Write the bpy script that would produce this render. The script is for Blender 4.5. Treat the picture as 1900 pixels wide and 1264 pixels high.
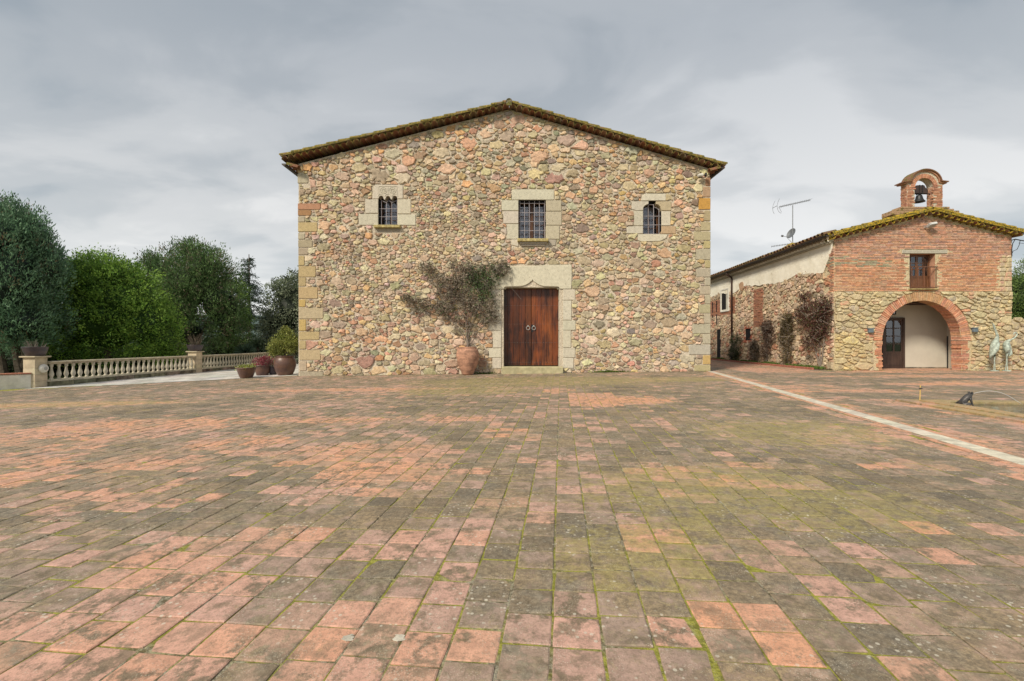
import bpy, math, random
import numpy as np
from mathutils import Vector, Matrix, noise as mn

random.seed(7); RNG = np.random.default_rng(11)
R = math.radians
scene = bpy.context.scene
for o in list(bpy.data.objects): bpy.data.objects.remove(o)
COL = scene.collection

# ------------------------------------------------------------------ camera
CH = 1.2; F = 844.4; CX = 950.0; CY = 635.0
cd = bpy.data.cameras.new('camera'); cam = bpy.data.objects.new('camera', cd); COL.objects.link(cam)
cam.location = (0, 0, CH); cam.rotation_euler = (R(90), 0, 0)
cd.lens = 16; cd.sensor_width = 36; cd.shift_y = 3/1900; cd.clip_start = .05; cd.clip_end = 6000
scene.camera = cam

# ------------------------------------------------------------------ world, sun, exposure
SUN = Vector((-0.62, -0.70, 0.80)).normalized()
scene.view_settings.view_transform = 'Standard'; scene.view_settings.look = 'None'
scene.view_settings.gamma = 1; scene.view_settings.use_curve_mapping = False
scene.view_settings.exposure = 1.45
w = bpy.data.worlds.new('World'); scene.world = w; w.use_nodes = True
nt = w.node_tree; N = nt.nodes; L = nt.links; N.clear()
out = N.new('ShaderNodeOutputWorld'); bg = N.new('ShaderNodeBackground'); bg.inputs[1].default_value = .1
sky = N.new('ShaderNodeTexSky'); sky.sky_type = 'NISHITA'; sky.sun_disc = False
sky.sun_elevation = math.asin(SUN.z); sky.sun_rotation = math.atan2(SUN.x, SUN.y)
def wn(t, **k):
    n = N.new(t)
    for a, b in k.items(): setattr(n, a, b)
    return n
def wmath(op, a, b=None):
    n = wn('ShaderNodeMath', operation=op)
    for i, v in enumerate((a, b)):
        if v is None: continue
        if isinstance(v, (int, float)): n.inputs[i].default_value = v
        else: L.new(v, n.inputs[i])
    return n.outputs[0]
tc = wn('ShaderNodeTexCoord'); sp = wn('ShaderNodeSeparateXYZ'); L.new(tc.outputs['Generated'], sp.inputs[0])
zz = wmath('ADD', wmath('MAXIMUM', sp.outputs[2], 0.0), .22)
cb = wn('ShaderNodeCombineXYZ')
L.new(wmath('DIVIDE', sp.outputs[0], zz), cb.inputs[0]); L.new(wmath('DIVIDE', sp.outputs[1], zz), cb.inputs[1])
def wnoise(scale, detail, rough, rot=0, off=(0,0,0), sc=(1,1,1), dist=0):
    m = wn('ShaderNodeMapping'); m.inputs['Location'].default_value = off; m.inputs['Rotation'].default_value = (0,0,rot)
    m.inputs['Scale'].default_value = sc; L.new(cb.outputs[0], m.inputs[0])
    n = wn('ShaderNodeTexNoise'); n.inputs['Scale'].default_value = scale; n.inputs['Detail'].default_value = detail
    n.inputs['Roughness'].default_value = rough; n.inputs['Distortion'].default_value = dist
    L.new(m.outputs[0], n.inputs['Vector']); return n.outputs['Fac']
def wramp(src, stops, interp='EASE'):
    r = wn('ShaderNodeValToRGB'); r.color_ramp.interpolation = interp
    el = r.color_ramp.elements
    while len(el) < len(stops): el.new(.5)
    for e, (p, c) in zip(el, stops): e.position = p; e.color = (*c, 1)
    L.new(src, r.inputs[0]); return r.outputs[0]
big = wnoise(.6, 4, .45, R(25), (3.1, 1.7, 0), (1, 2.1, 1), .5)
med = wnoise(1.7, 6, .52, R(-20), (8.3, 2.2, 0), (1, 1.5, 1), .35)
mixf = wmath('ADD', wmath('MULTIPLY', big, .55), wmath('MULTIPLY', med, .45))
cloud = wramp(mixf, [(.36, (1.62, 1.77, 1.86)), (.44, (2.06, 2.14, 2.17)), (.52, (2.52, 2.54, 2.52)), (.60, (3.05, 3.02, 2.95))])
hor = wramp(sp.outputs[2], [(0.0, (1.22, 1.22, 1.22)), (.22, (1.0, 1.0, 1.0)), (.55, (.66, .70, .75))], 'LINEAR')
mm = wn('ShaderNodeMixRGB', blend_type='MULTIPLY'); mm.inputs[0].default_value = 1
L.new(cloud, mm.inputs[1]); L.new(hor, mm.inputs[2])
mx = wn('ShaderNodeMixRGB'); mx.inputs[0].default_value = .95; L.new(sky.outputs[0], mx.inputs[1]); L.new(mm.outputs[0], mx.inputs[2])
L.new(mx.outputs[0], bg.inputs[0]); L.new(bg.outputs[0], out.inputs[0])
sl = bpy.data.lights.new('sun', 'SUN'); sl.energy = 1.5; sl.angle = R(11); sl.color = (1, .90, .74)
so = bpy.data.objects.new('sun', sl); COL.objects.link(so); so.rotation_euler = SUN.to_track_quat('Z', 'Y').to_euler()
so.location = (-8, -10, 20)

# ------------------------------------------------------------------ helpers: objects
def V(*a): return Vector(a)
def at(px, py, d): return Vector(((px-CX)/F*d, d, CH-(py-CY)/F*d))
def X(px, d): return (px-CX)/F*d
def Z(py, d): return CH-(py-CY)/F*d
def gz(x):
    if x > 6.4: return .08
    if x > -8: return .0125*x
    return -.1-(-8-x)*.02
ROOTLOC = {}
def link(o, parent=None):
    COL.objects.link(o)
    if parent is not None:
        o.parent = parent
        o.location = -Vector(parent.location) if parent.parent is None and parent.type == 'EMPTY' else (0, 0, 0)
    return o
def thing(name, label, cat, loc=(0,0,0), group=None):
    o = bpy.data.objects.new(name, None); COL.objects.link(o); o.location = loc; o.empty_display_size = .2
    o['label'] = label; o['category'] = cat
    if group: o['group'] = group
    return o
def tag(o, label=None, cat=None, group=None, kind=None):
    if label: o['label'] = label
    if cat: o['category'] = cat
    if group: o['group'] = group
    if kind: o['kind'] = kind
    return o
class MB:
    def __init__(s): s.v = []; s.f = []; s.c = []
    def add(s, vs, fs, c=(1,1,1)):
        b = len(s.v); s.v.extend([tuple(p) for p in vs]); s.f.extend([tuple(b+i for i in f) for f in fs]); s.c.extend([tuple(c)]*len(vs))
    def box(s, lo, hi, c=(1,1,1), M=None):
        x0,y0,z0 = lo; x1,y1,z1 = hi
        vs = [V(x,y,z) for z in (z0,z1) for (x,y) in ((x0,y0),(x1,y0),(x1,y1),(x0,y1))]
        if M: vs = [M @ p for p in vs]
        s.add(vs, [(3,2,1,0),(4,5,6,7),(0,1,5,4),(1,2,6,5),(2,3,7,6),(3,0,4,7)], c)
    def bbox(s, lo, hi, b=.01, c=(1,1,1), M=None):       # bevelled box
        x0,y0,z0 = lo; x1,y1,z1 = hi
        b = min(b, (x1-x0)*.4, (y1-y0)*.4, (z1-z0)*.4); vs = []
        for (z, i) in ((z0, b), (z0+b, 0), (z1-b, 0), (z1, b)):
            for (x, y) in ((x0+i+b, y0+i), (x1-i-b, y0+i), (x1-i, y0+i+b), (x1-i, y1-i-b), (x1-i-b, y1-i), (x0+i+b, y1-i), (x0+i, y1-i-b), (x0+i, y0+i+b)):
                vs.append(V(x,y,z))
        if M: vs = [M @ p for p in vs]
        fs = [tuple(range(7,-1,-1)), tuple(range(24,32))]
        for k in range(3):
            for i in range(8): fs.append((k*8+i, k*8+(i+1)%8, (k+1)*8+(i+1)%8, (k+1)*8+i))
        s.add(vs, fs, c)
    def tube(s, pts, rs, n=6, c=(1,1,1), cap=True):
        pts = [Vector(p) for p in pts]
        if isinstance(rs, (int, float)): rs = [rs]*len(pts)
        vs = []; ref = V(.31,.17,.93)
        for i, p in enumerate(pts):
            d = (pts[min(i+1,len(pts)-1)]-pts[max(i-1,0)]).normalized()
            if abs(d.dot(ref)) > .95: ref = V(.9,.3,.1)
            a = d.cross(ref).normalized(); b = d.cross(a)
            for k in range(n):
                t = 2*math.pi*k/n; vs.append(p+(a*math.cos(t)+b*math.sin(t))*rs[i])
        fs = []
        for i in range(len(pts)-1):
            for k in range(n): fs.append((i*n+k, i*n+(k+1)%n, (i+1)*n+(k+1)%n, (i+1)*n+k))
        if cap: fs.append(tuple(range(n-1,-1,-1))); fs.append(tuple((len(pts)-1)*n+k for k in range(n)))
        s.add(vs, fs, c)
    def lathe(s, prof, cen=(0,0,0), n=20, c=(1,1,1), wob=0):
        cen = Vector(cen); vs = []
        for (r, z) in prof:
            for k in range(n):
                t = 2*math.pi*k/n; rr = r*(1+wob*mn.noise(V(math.cos(t)*1.3, math.sin(t)*1.3, z*3+cen.x)))
                vs.append(cen+V(rr*math.cos(t), rr*math.sin(t), z))
        fs = [(i*n+k, i*n+(k+1)%n, (i+1)*n+(k+1)%n, (i+1)*n+k) for i in range(len(prof)-1) for k in range(n)]
        fs.append(tuple(range(n-1,-1,-1))); fs.append(tuple((len(prof)-1)*n+k for k in range(n)))
        s.add(vs, fs, c)
    def prism(s, poly, y0, y1, c=(1,1,1), T=None, b=0):      # poly in (x,z); extruded along y
        n = len(poly)
        vs = [V(x,y0,z) for x,z in poly]+[V(x,y1,z) for x,z in poly]
        if T: vs = [T(p) for p in vs]
        s.add(vs, [tuple(range(n)), tuple(range(2*n-1,n-1,-1))]+[(i, n+i, n+(i+1)%n, (i+1)%n) for i in range(n)], c)
    def mesh(s, name, mat, smooth=False):
        me = bpy.data.meshes.new(name); me.from_pydata(s.v, [], s.f)
        at_ = me.attributes.new('tint', 'FLOAT_COLOR', 'POINT')
        a = np.ones((len(s.v), 4), dtype=np.float32); a[:, :3] = np.array(s.c, dtype=np.float32).reshape(-1, 3)
        at_.data.foreach_set('color', a.ravel())
        if smooth: me.polygons.foreach_set('use_smooth', [True]*len(me.polygons))
        me.materials.append(mat); me.update(); return me
    def build(s, name, mat, parent=None, smooth=False, kind=None):
        o = bpy.data.objects.new(name, s.mesh(name, mat, smooth)); link(o, parent)
        if kind: o['kind'] = kind
        return o
def pieces(parent, name, lst, mat, limit=300, rest='small_pieces', key=None, smooth=False):
    """lst of (size, verts, faces, colour): the largest as single parts, the rest joined as one stuff part"""
    lst = sorted(lst, key=lambda t: -t[0]); m2 = MB()
    for i, (a, vs, fs, c) in enumerate(lst):
        if i < limit:
            m = MB(); m.add(vs, fs, c); m.build(name, mat, parent, smooth)
        else: m2.add(vs, fs, c)
    if m2.v: m2.build(rest, mat, parent, smooth, kind='stuff')
def recalc(o):
    import bmesh
    b = bmesh.new(); b.from_mesh(o.data); bmesh.ops.recalc_face_normals(b, faces=b.faces); b.to_mesh(o.data); b.free(); return o
def skin(name, verts, edges, radii, mat, parent=None, sub=1):
    me = bpy.data.meshes.new(name+'_cage'); me.from_pydata([tuple(v) for v in verts], edges, [])
    o = bpy.data.objects.new(name+'_cage', me); COL.objects.link(o)
    mod = o.modifiers.new('s', 'SKIN'); mod.use_smooth_shade = True
    sv = me.skin_vertices[0].data
    for i, r in enumerate(radii): sv[i].radius = (r, r) if isinstance(r, (int, float)) else r
    sv[0].use_root = True
    u = o.modifiers.new('u', 'SUBSURF'); u.levels = sub; u.render_levels = sub
    dg = bpy.context.evaluated_depsgraph_get(); dg.update()
    nm = bpy.data.meshes.new_from_object(o.evaluated_get(dg)); nm.name = name
    bpy.data.objects.remove(o); nm.materials.clear(); nm.materials.append(mat)
    ta = nm.attributes.new('tint', 'FLOAT_COLOR', 'POINT'); ta.data.foreach_set('color', np.ones(len(nm.vertices)*4, dtype=np.float32))
    return link(bpy.data.objects.new(name, nm), parent)

# ------------------------------------------------------------------ helpers: materials
class NT:
    def __init__(s, name):
        s.m = bpy.data.materials.new(name); s.m.use_nodes = True; s.t = s.m.node_tree; s.t.nodes.clear()
        s.out = s.n('ShaderNodeOutputMaterial'); s.tc = s.n('ShaderNodeTexCoord').outputs['Object']
    def n(s, t, **k):
        x = s.t.nodes.new(t)
        for a, b in k.items(): setattr(x, a, b)
        return x
    def l(s, a, b):
        if isinstance(a, (int, float)): b.default_value = a
        elif isinstance(a, (tuple, list)): b.default_value = (*a, 1) if len(a) == 3 and b.type == 'RGBA' else a
        else: s.t.links.new(a, b)
    def noise(s, scale, detail=4, rough=.55, vec=None, dist=0, off=0, sc=None):
        x = s.n('ShaderNodeTexNoise'); x.inputs['Scale'].default_value = scale; x.inputs['Detail'].default_value = detail
        x.inputs['Roughness'].default_value = rough; x.inputs['Distortion'].default_value = dist
        v = vec or s.tc
        if off or sc:
            mp = s.n('ShaderNodeMapping'); mp.inputs['Location'].default_value = (off, off*.7, off*1.3)
            if sc: mp.inputs['Scale'].default_value = sc
            s.l(v, mp.inputs[0]); v = mp.outputs[0]
        s.l(v, x.inputs['Vector']); return x.outputs['Fac']
    def vor(s, scale, feature='F1', rnd=1):
        x = s.n('ShaderNodeTexVoronoi', feature=feature); x.inputs['Scale'].default_value = scale; x.inputs['Randomness'].default_value = rnd
        s.l(s.tc, x.inputs['Vector']); return x
    def mr(s, v, a, b, c=0., d=1., smooth=True):
        x = s.n('ShaderNodeMapRange', interpolation_type='SMOOTHSTEP' if smooth else 'LINEAR')
        s.l(v, x.inputs[0]); 
        for i, q in enumerate((a, b, c, d)): s.l(q, x.inputs[i+1])
        return x.outputs[0]
    def ma(s, op, a, b=0., c=None):
        x = s.n('ShaderNodeMath', operation=op); s.l(a, x.inputs[0]); s.l(b, x.inputs[1])
        if c is not None: s.l(c, x.inputs[2])
        return x.outputs[0]
    def mix(s, f, a, b, mode='MIX'):
        x = s.n('ShaderNodeMixRGB', blend_type=mode); s.l(f, x.inputs[0]); s.l(a, x.inputs[1]); s.l(b, x.inputs[2]); return x.outputs[0]
    def grey(s, v):
        x = s.n('ShaderNodeCombineColor'); [s.l(v, x.inputs[i]) for i in range(3)]; return x.outputs[0]
    def tint(s):
        x = s.n('ShaderNodeAttribute', attribute_name='tint'); return x.outputs['Color']
    def bump(s, h, dist=.01, st=.6, nrm=None):
        x = s.n('ShaderNodeBump'); x.inputs['Distance'].default_value = dist; x.inputs['Strength'].default_value = st
        s.l(h, x.inputs['Height'])
        if nrm is not None: s.l(nrm, x.inputs['Normal'])
        return x.outputs[0]
    def bsdf(s, col, rough=.85, nrm=None, metal=0., spec=.3, trans=0., alpha=None, sub=0.):
        x = s.n('ShaderNodeBsdfPrincipled'); s.l(col, x.inputs['Base Color']); s.l(rough, x.inputs['Roughness'])
        x.inputs['Metallic'].default_value = metal; x.inputs['Specular IOR Level'].default_value = spec
        if trans: x.inputs['Transmission Weight'].default_value = trans
        if nrm is not None: s.l(nrm, x.inputs['Normal'])
        s.l(x.outputs[0], s.out.inputs[0]); s.b = x; return s.m

def m_plain(name, col, rough=.8, var=.25, scale=6, bump=.004, metal=0., spec=.3, fine=60):
    t = NT(name); a = t.noise(scale, 5, .6); b = t.noise(fine, 3, .6)
    k = t.ma('ADD', t.mr(a, .3, .7, 1-var, 1+var), t.mr(b, .25, .75, -var*.4, var*.4))
    c = t.mix(1, t.mix(1, t.tint(), col, 'MULTIPLY'), t.grey(k), 'MULTIPLY')
    return t.bsdf(c, rough, t.bump(t.ma('ADD', b, a), bump), metal, spec)
def m_stone(name, lich=None, lam=.35, bump=.012, amp=1.):
    t = NT(name); a = t.noise(9, 5, .65); b = t.noise(70, 4, .7); d = t.noise(2.2, 3, .5, off=5)
    k = t.ma('MULTIPLY', t.mr(a, .28, .72, 1-.28*amp, 1+.26*amp), t.mr(b, .25, .75, .78, 1.2))
    c = t.mix(1, t.tint(), t.grey(k), 'MULTIPLY')
    c = t.mix(t.mr(t.noise(16, 4, .6, off=9), .52, .7, 0, lam), c, (.36, .31, .25))
    c = t.mix(t.mr(t.noise(24, 4, .6, off=3), .58, .7, 0, .55), c, (.10, .085, .06))
    if lich: c = t.mix(t.mr(t.noise(6, 5, .7, off=2), lich[1], lich[1]+.14), c, lich[0])
    return t.bsdf(c, .9, t.bump(t.ma('ADD', t.ma('MULTIPLY', a, 1.2), b), bump, .8))
M = {}
M['stone'] = m_stone('rubble_stone')
M['dressed'] = m_stone('dressed_stone', lam=.06, bump=.004, amp=.4)
M['stone_y'] = m_stone('yellow_field_stone', lich=((.57, .48, .29), .46), bump=.02)
M['brick'] = m_stone('terracotta_brick', bump=.006)
def mk_mortar(nm='lime_mortar', c1=(.54, .465, .36), c2=(.67, .59, .47)):
    t = NT(nm); a = t.noise(3, 5, .6); b = t.noise(45, 5, .75); v = t.vor(22, 'F1').outputs['Distance']
    c = t.mix(t.mr(a, .3, .7), c1, c2)
    c = t.mix(t.mr(b, .56, .76, 0, .6), c, (.24, .19, .14))
    return t.bsdf(c, .95, t.bump(t.ma('ADD', b, t.ma('MULTIPLY', v, .8)), .03, .9))
M['mortar'] = mk_mortar()
M['mortar_y'] = mk_mortar('yellow_lime_mortar', (.56, .46, .29), (.68, .58, .39))
def mk_plaster():
    t = NT('old_cream_plaster'); a = t.noise(1.4, 5, .6); b = t.noise(30, 4, .6)
    c = t.mix(t.mr(a, .35, .7), (.92, .88, .76), (.80, .75, .62))
    c = t.mix(t.mr(t.noise(2.6, 4, .6, off=3), .62, .68, 0, .35), c, (.38, .33, .25))
    return t.bsdf(c, .95, t.bump(t.ma('ADD', t.ma('MULTIPLY', t.noise(4, 3, .5), 2), b), .015, .7))
M['plaster'] = mk_plaster()
M['porch'] = m_plain('porch_render', (.56, .53, .45), .9, .05, 2, .002)
M['white'] = m_plain('white_wash', (.66, .64, .58), .9, .16, 3, .008)
def mk_tile_roof(name, moss, amt):
    t = NT(name); a = t.noise(5, 5, .65); b = t.noise(40, 4, .7)
    c = t.mix(1, t.tint(), t.grey(t.mr(b, .2, .8, .7, 1.25)), 'MULTIPLY')
    ms = t.mix(t.mr(t.noise(14, 4, .6, off=4), .35, .65), moss, (.13, .13, .035))
    geo = t.n('ShaderNodeNewGeometry'); sx = t.n('ShaderNodeSeparateXYZ'); t.l(geo.outputs['Normal'], sx.inputs[0])
    f = t.ma('ADD', a, t.mr(sx.outputs[2], -.6, .15, -.30, .10))
    c = t.mix(t.mr(f, amt, amt+.12), c, ms)
    return t.bsdf(c, .95, t.bump(t.ma('ADD', t.ma('MULTIPLY', t.noise(30, 5, .8, off=7), 2), b), .03, .9))
M['rtile'] = mk_tile_roof('mossy_roof_tile', (.38, .28, .07), .45)
M['rtile2'] = mk_tile_roof('yellow_lichen_roof_tile', (.60, .40, .04), .36)
M['rtile3'] = mk_tile_roof('old_roof_tile', (.24, .2, .06), .56)
def mk_floor():
    t = NT('weathered_terracotta_tile'); ti = t.tint(); s = t.n('ShaderNodeSeparateColor'); t.l(ti, s.inputs[0])
    dirt, hue, mossA = s.outputs[0], s.outputs[1], s.outputs[2]
    clean = t.mix(hue, (.56, .335, .265), (.68, .34, .20))
    clean = t.mix(t.mr(dirt, .15, .7, 0., .9), clean, t.mix(hue, (.335, .25, .20), (.40, .285, .19)))
    clean = t.mix(1, clean, t.grey(t.mr(t.noise(14, 4, .6), .25, .75, .82, 1.16)), 'MULTIPLY')
    n1 = t.noise(7.5, 7, .66, off=2); n2 = t.noise(34, 6, .8, off=6); n3 = t.noise(1.1, 3, .5, off=4)
    dc = t.mix(t.mr(n3, .35, .65), (.20, .168, .108), (.29, .215, .125))
    dc = t.mix(t.mr(t.noise(2.4, 4, .6, off=8), .42, .62), dc, (.19, .165, .12))
    dc = t.mix(t.mr(dirt, .95, 1.45, 0, .75), dc, (.095, .084, .062))
    dc = t.mix(1, dc, t.grey(t.mr(n2, .3, .7, .42, 1.6)), 'MULTIPLY')
    f = t.ma('ADD', t.ma('ADD', dirt, t.ma('MULTIPLY', t.ma('SUBTRACT', n1, .5), 3.0)), t.ma('MULTIPLY', t.ma('SUBTRACT', n2, .5), 1.6))
    c = t.mix(t.mr(f, .46, .95, 0., .93), clean, dc)
    st1 = t.ma('MULTIPLY', t.mr(t.noise(9, 7, .72, off=31), .47, .60), t.mr(t.noise(2.1, 3, .5, off=37), .36, .56, .45, .95))
    c = t.mix(st1, c, t.mix(t.mr(n2, .35, .65), (.12, .095, .06), (.25, .19, .125)))
    c = t.mix(t.mr(t.noise(60, 4, .8, off=1), .46, .66, 0, .5), c, (.17, .135, .085))
    mo = t.ma('ADD', t.noise(9, 6, .72, off=11), t.ma('MULTIPLY', mossA, .26))
    c = t.mix(t.mr(mo, .60, .82, 0, .6), c, t.mix(t.mr(n2, .35, .65), (.24, .19, .075), (.40, .34, .11)))
    v = t.vor(26, 'F1'); sp_ = t.ma('MULTIPLY', t.mr(v.outputs['Distance'], .16, .24, 1, 0), t.mr(t.noise(3.4, 3, .5, off=15), .50, .60))
    c = t.mix(t.ma('MULTIPLY', sp_, .65), c, (.58, .54, .44))
    v2 = t.vor(110, 'F1'); sp2 = t.ma('MULTIPLY', t.mr(v2.outputs['Distance'], .18, .32, 1, 0), t.mr(t.noise(7, 4, .6, off=19), .42, .62))
    c = t.mix(t.ma('MULTIPLY', sp2, .5), c, (.58, .54, .43))
    v3 = t.vor(150, 'F1'); sp3 = t.ma('MULTIPLY', t.mr(v3.outputs['Distance'], .12, .3, 1, 0), t.mr(t.noise(6, 4, .6, off=23), .42, .6))
    c = t.mix(t.ma('MULTIPLY', sp3, .45), c, (.075, .06, .04))
    h = t.ma('ADD', t.ma('MULTIPLY', n2, .7), t.ma('ADD', t.ma('MULTIPLY', t.noise(130, 3, .7), .5), t.ma('MULTIPLY', n1, .8)))
    return t.bsdf(c, t.mr(n1, .3, .7, .9, .6), t.bump(h, .006, .75), spec=.45)
M['floor'] = mk_floor()
def mk_bed():
    t = NT('mossy_joint_bedding'); a = t.noise(2.6, 4, .6); b = t.noise(26, 5, .75); d = t.noise(90, 4, .7, off=3)
    c = t.mix(t.mr(b, .4, .6), (.16, .13, .075), (.42, .38, .28))
    c = t.mix(t.mr(a, .40, .54), c, t.mix(t.mr(b, .35, .65), (.22, .22, .035), (.44, .42, .08)))
    c = t.mix(t.mr(d, .58, .70, 0, .8), c, (.48, .44, .34))
    return t.bsdf(c, .98, t.bump(t.ma('ADD', b, d), .02, .9))
M['bed'] = mk_bed()
M['strip'] = m_plain('pale_limestone_strip', (.54, .50, .41), .85, .28, 5, .006)
M['conc'] = m_plain('pale_concrete_paving', (.47, .46, .44), .9, .25, 2.2, .006)
M['grass'] = m_plain('garden_grass', (.075, .10, .03), .95, .4, 1.5, .03)
M['far'] = m_plain('distant_wooded_hill', (.10, .14, .13), .95, .25, .02, .0)
M['soil'] = m_plain('garden_soil', (.09, .065, .045), .95, .4, 8, .02)
def mk_wood(name, c1, c2, sc=(30, 30, 1.6), rough=.38, spec=.5):
    t = NT(name); a = t.noise(1, 6, .65, sc=sc); b = t.noise(1.1, 4, .6, off=3, sc=(1.6, 1, .8)); d = t.noise(1, 4, .6, off=8, sc=(90, 90, 3))
    c = t.mix(t.mr(t.ma('ADD', t.ma('MULTIPLY', a, .45), t.ma('MULTIPLY', b, .55)), .40, .60), c1, c2)
    c = t.mix(1, c, t.tint(), 'MULTIPLY')
    c = t.mix(1, c, t.grey(t.mr(d, .3, .7, .72, 1.22)), 'MULTIPLY')
    return t.bsdf(c, rough, t.bump(t.ma('ADD', a, d), .004, .6), spec=spec)
M['door'] = mk_wood('varnished_door_wood', (.05, .016, .010), (.25, .068, .016))
M['wood'] = mk_wood('brown_window_wood', (.09, .04, .02), (.17, .075, .035))
M['dwood'] = mk_wood('dark_brown_wood', (.035, .02, .016), (.07, .042, .032))
M['iron'] = m_plain('dark_iron', (.03, .03, .032), .55, .2, 20, .001, .6, .5)
M['bars'] = m_plain('pale_painted_bars', (.36, .33, .35), .55, .12, 20, .001, .0, .5)
M['steel'] = m_plain('grey_galvanised_metal', (.22, .23, .24), .45, .15, 10, .001, .6, .5)
M['gutter'] = m_plain('dark_brown_gutter', (.05, .04, .035), .5, .2, 6, .001, .3, .5)
M['lampgrey'] = m_plain('grey_lamp_housing', (.36, .36, .35), .5, .1, 8, .001)
M['bluegrey'] = m_plain('blue_grey_lamp', (.13, .17, .20), .5, .1, 8, .001)
M['copper'] = m_plain('verdigris_bronze', (.38, .44, .385), .75, .35, 12, .004, .0, .3)
M['bronze'] = m_plain('dark_bronze', (.09, .083, .078), .42, .3, 14, .003, .5, .5)
M['bell'] = m_plain('black_bell_metal', (.035, .037, .04), .5, .2, 12, .001, .5, .5)
M['curtain'] = m_plain('grey_curtain', (.30, .29, .33), .9, .15, 5, .0)
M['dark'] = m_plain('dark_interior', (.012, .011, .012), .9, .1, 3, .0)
def mk_glass():
    t = NT('window_glass'); g = t.n('ShaderNodeBsdfGlossy'); g.inputs['Roughness'].default_value = .03; g.inputs['Color'].default_value = (.9, .93, 1, 1)
    tr = t.n('ShaderNodeBsdfTransparent'); fr = t.n('ShaderNodeFresnel'); fr.inputs['IOR'].default_value = 1.6
    mxx = t.n('ShaderNodeMixShader'); t.l(t.ma('ADD', fr.outputs[0], .08), mxx.inputs[0]); t.l(tr.outputs[0], mxx.inputs[1]); t.l(g.outputs[0], mxx.inputs[2])
    t.l(mxx.outputs[0], t.out.inputs[0]); return t.m
M['glass'] = mk_glass()
def mk_water():
    t = NT('pond_water'); n_ = t.noise(6, 3, .5)
    return t.bsdf((.04, .055, .06), .04, t.bump(n_, .02, .25), spec=.6)
M['water'] = mk_water()
def mk_clay(name, c1, c2, rough=.6, sc=3):
    t = NT(name); a = t.noise(sc, 5, .6, sc=(1, 1, 2)); b = t.noise(30, 4, .6)
    c = t.mix(t.mr(a, .35, .65), c1, c2); c = t.mix(1, c, t.grey(t.mr(b, .3, .7, .86, 1.14)), 'MULTIPLY')
    c = t.mix(1, c, t.tint(), 'MULTIPLY')
    return t.bsdf(c, rough, t.bump(t.ma('ADD', a, b), .004, .5), spec=.45)
M['glazed'] = mk_clay('brown_glazed_pot', (.105, .06, .05), (.15, .08, .055), .38)
M['glazed2'] = mk_clay('dark_slate_glazed_pot', (.05, .043, .055), (.08, .06, .065), .4)
M['clay'] = mk_clay('rough_terracotta_urn', (.50, .27, .18), (.27, .15, .10), .92, 5)
def mk_leaf(name, tr=.3, rough=.5):
    t = NT(name); n_ = t.noise(3, 3, .5)
    c = t.mix(1, t.tint(), t.grey(t.mr(n_, .3, .7, .78, 1.22)), 'MULTIPLY')
    p = t.n('ShaderNodeBsdfPrincipled'); t.l(c, p.inputs['Base Color']); p.inputs['Roughness'].default_value = rough; p.inputs['Specular IOR Level'].default_value = .25
    q = t.n('ShaderNodeBsdfTranslucent'); t.l(c, q.inputs[0])
    mxx = t.n('ShaderNodeMixShader'); mxx.inputs[0].default_value = tr; t.l(p.outputs[0], mxx.inputs[1]); t.l(q.outputs[0], mxx.inputs[2])
    t.l(mxx.outputs[0], t.out.inputs[0]); return t.m
M['leaf'] = mk_leaf('foliage')
M['bark'] = m_plain('grey_brown_bark', (.12, .095, .07), .95, .35, 8, .02)
M['twig'] = m_plain('pale_grey_twig', (.24, .20, .17), .9, .3, 12, .004)
M['peb'] = m_plain('balustrade_stone', (.50, .46, .37), .92, .25, 5, .008)
M['pedestal'] = m_plain('sandstone_pillar', (.50, .43, .31), .92, .15, 4, .006)
M['dirtystone'] = m_plain('stained_stone', (.20, .175, .13), .95, .5, 4, .01)
M['lichen'] = m_plain('lichen_covered_sill', (.40, .33, .15), .95, .4, 12, .012)
M['greenstep'] = m_plain('algae_stained_step', (.42, .38, .23), .95, .2, 5, .006)

# ------------------------------------------------------------------ masonry generators
def throw(inside, size_at, bbox, radii, asp, fillr, attempts, course=0.):
    u0, v0, u1, v1 = bbox; pts = []; rs = []; grid = {}; cell = max(radii[0][0]*1.35, fillr*2)
    def ok(x, y, r, k):
        gx, gy = int(x//cell), int(y//cell)
        for i in (gx-1, gx, gx+1):
            for j in (gy-1, gy, gy+1):
                for q in grid.get((i, j), ()):
                    if (pts[q][0]-x)**2+(pts[q][1]-y)**2 < ((rs[q]+r)*k)**2: return False
        return True
    def put(x, y, r):
        grid.setdefault((int(x//cell), int(y//cell)), []).append(len(pts)); pts.append((x, y)); rs.append(r)
    rr = random.Random(5)
    for (r, n) in radii:
        for _ in range(n):
            x = rr.uniform(u0, u1)/asp; y = rr.uniform(v0, v1); r1 = r*rr.uniform(.85, 1.15)*size_at(x*asp, y)
            if course and rr.random() < .7: cc_ = 2*r; y = (round((y-v0)/cc_+.35*math.sin(x*.9))-.35*math.sin(x*.9))*cc_+v0+rr.gauss(0, .09*cc_)
            if inside(x*asp, y) and ok(x, y, r1, .95): put(x, y, r1)
    for _ in range(attempts):
        x = rr.uniform(u0, u1)/asp; y = rr.uniform(v0, v1); r1 = fillr*rr.uniform(.8, 1.25)*size_at(x*asp, y)
        if inside(x*asp, y) and ok(x, y, r1, .86): put(x, y, r1)
    return np.array(pts), np.array(rs)
def clip(poly, a, b, c):                       # keep a*x+b*y <= c
    outp = []; n = len(poly)
    for i in range(n):
        p = poly[i]; q = poly[(i+1) % n]; dp = a*p[0]+b*p[1]-c; dq = a*q[0]+b*q[1]-c
        if dp <= 0: outp.append(p)
        if (dp < 0 < dq) or (dq < 0 < dp):
            t = dp/(dp-dq); outp.append((p[0]+(q[0]-p[0])*t, p[1]+(q[1]-p[1])*t))
    return outp
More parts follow.
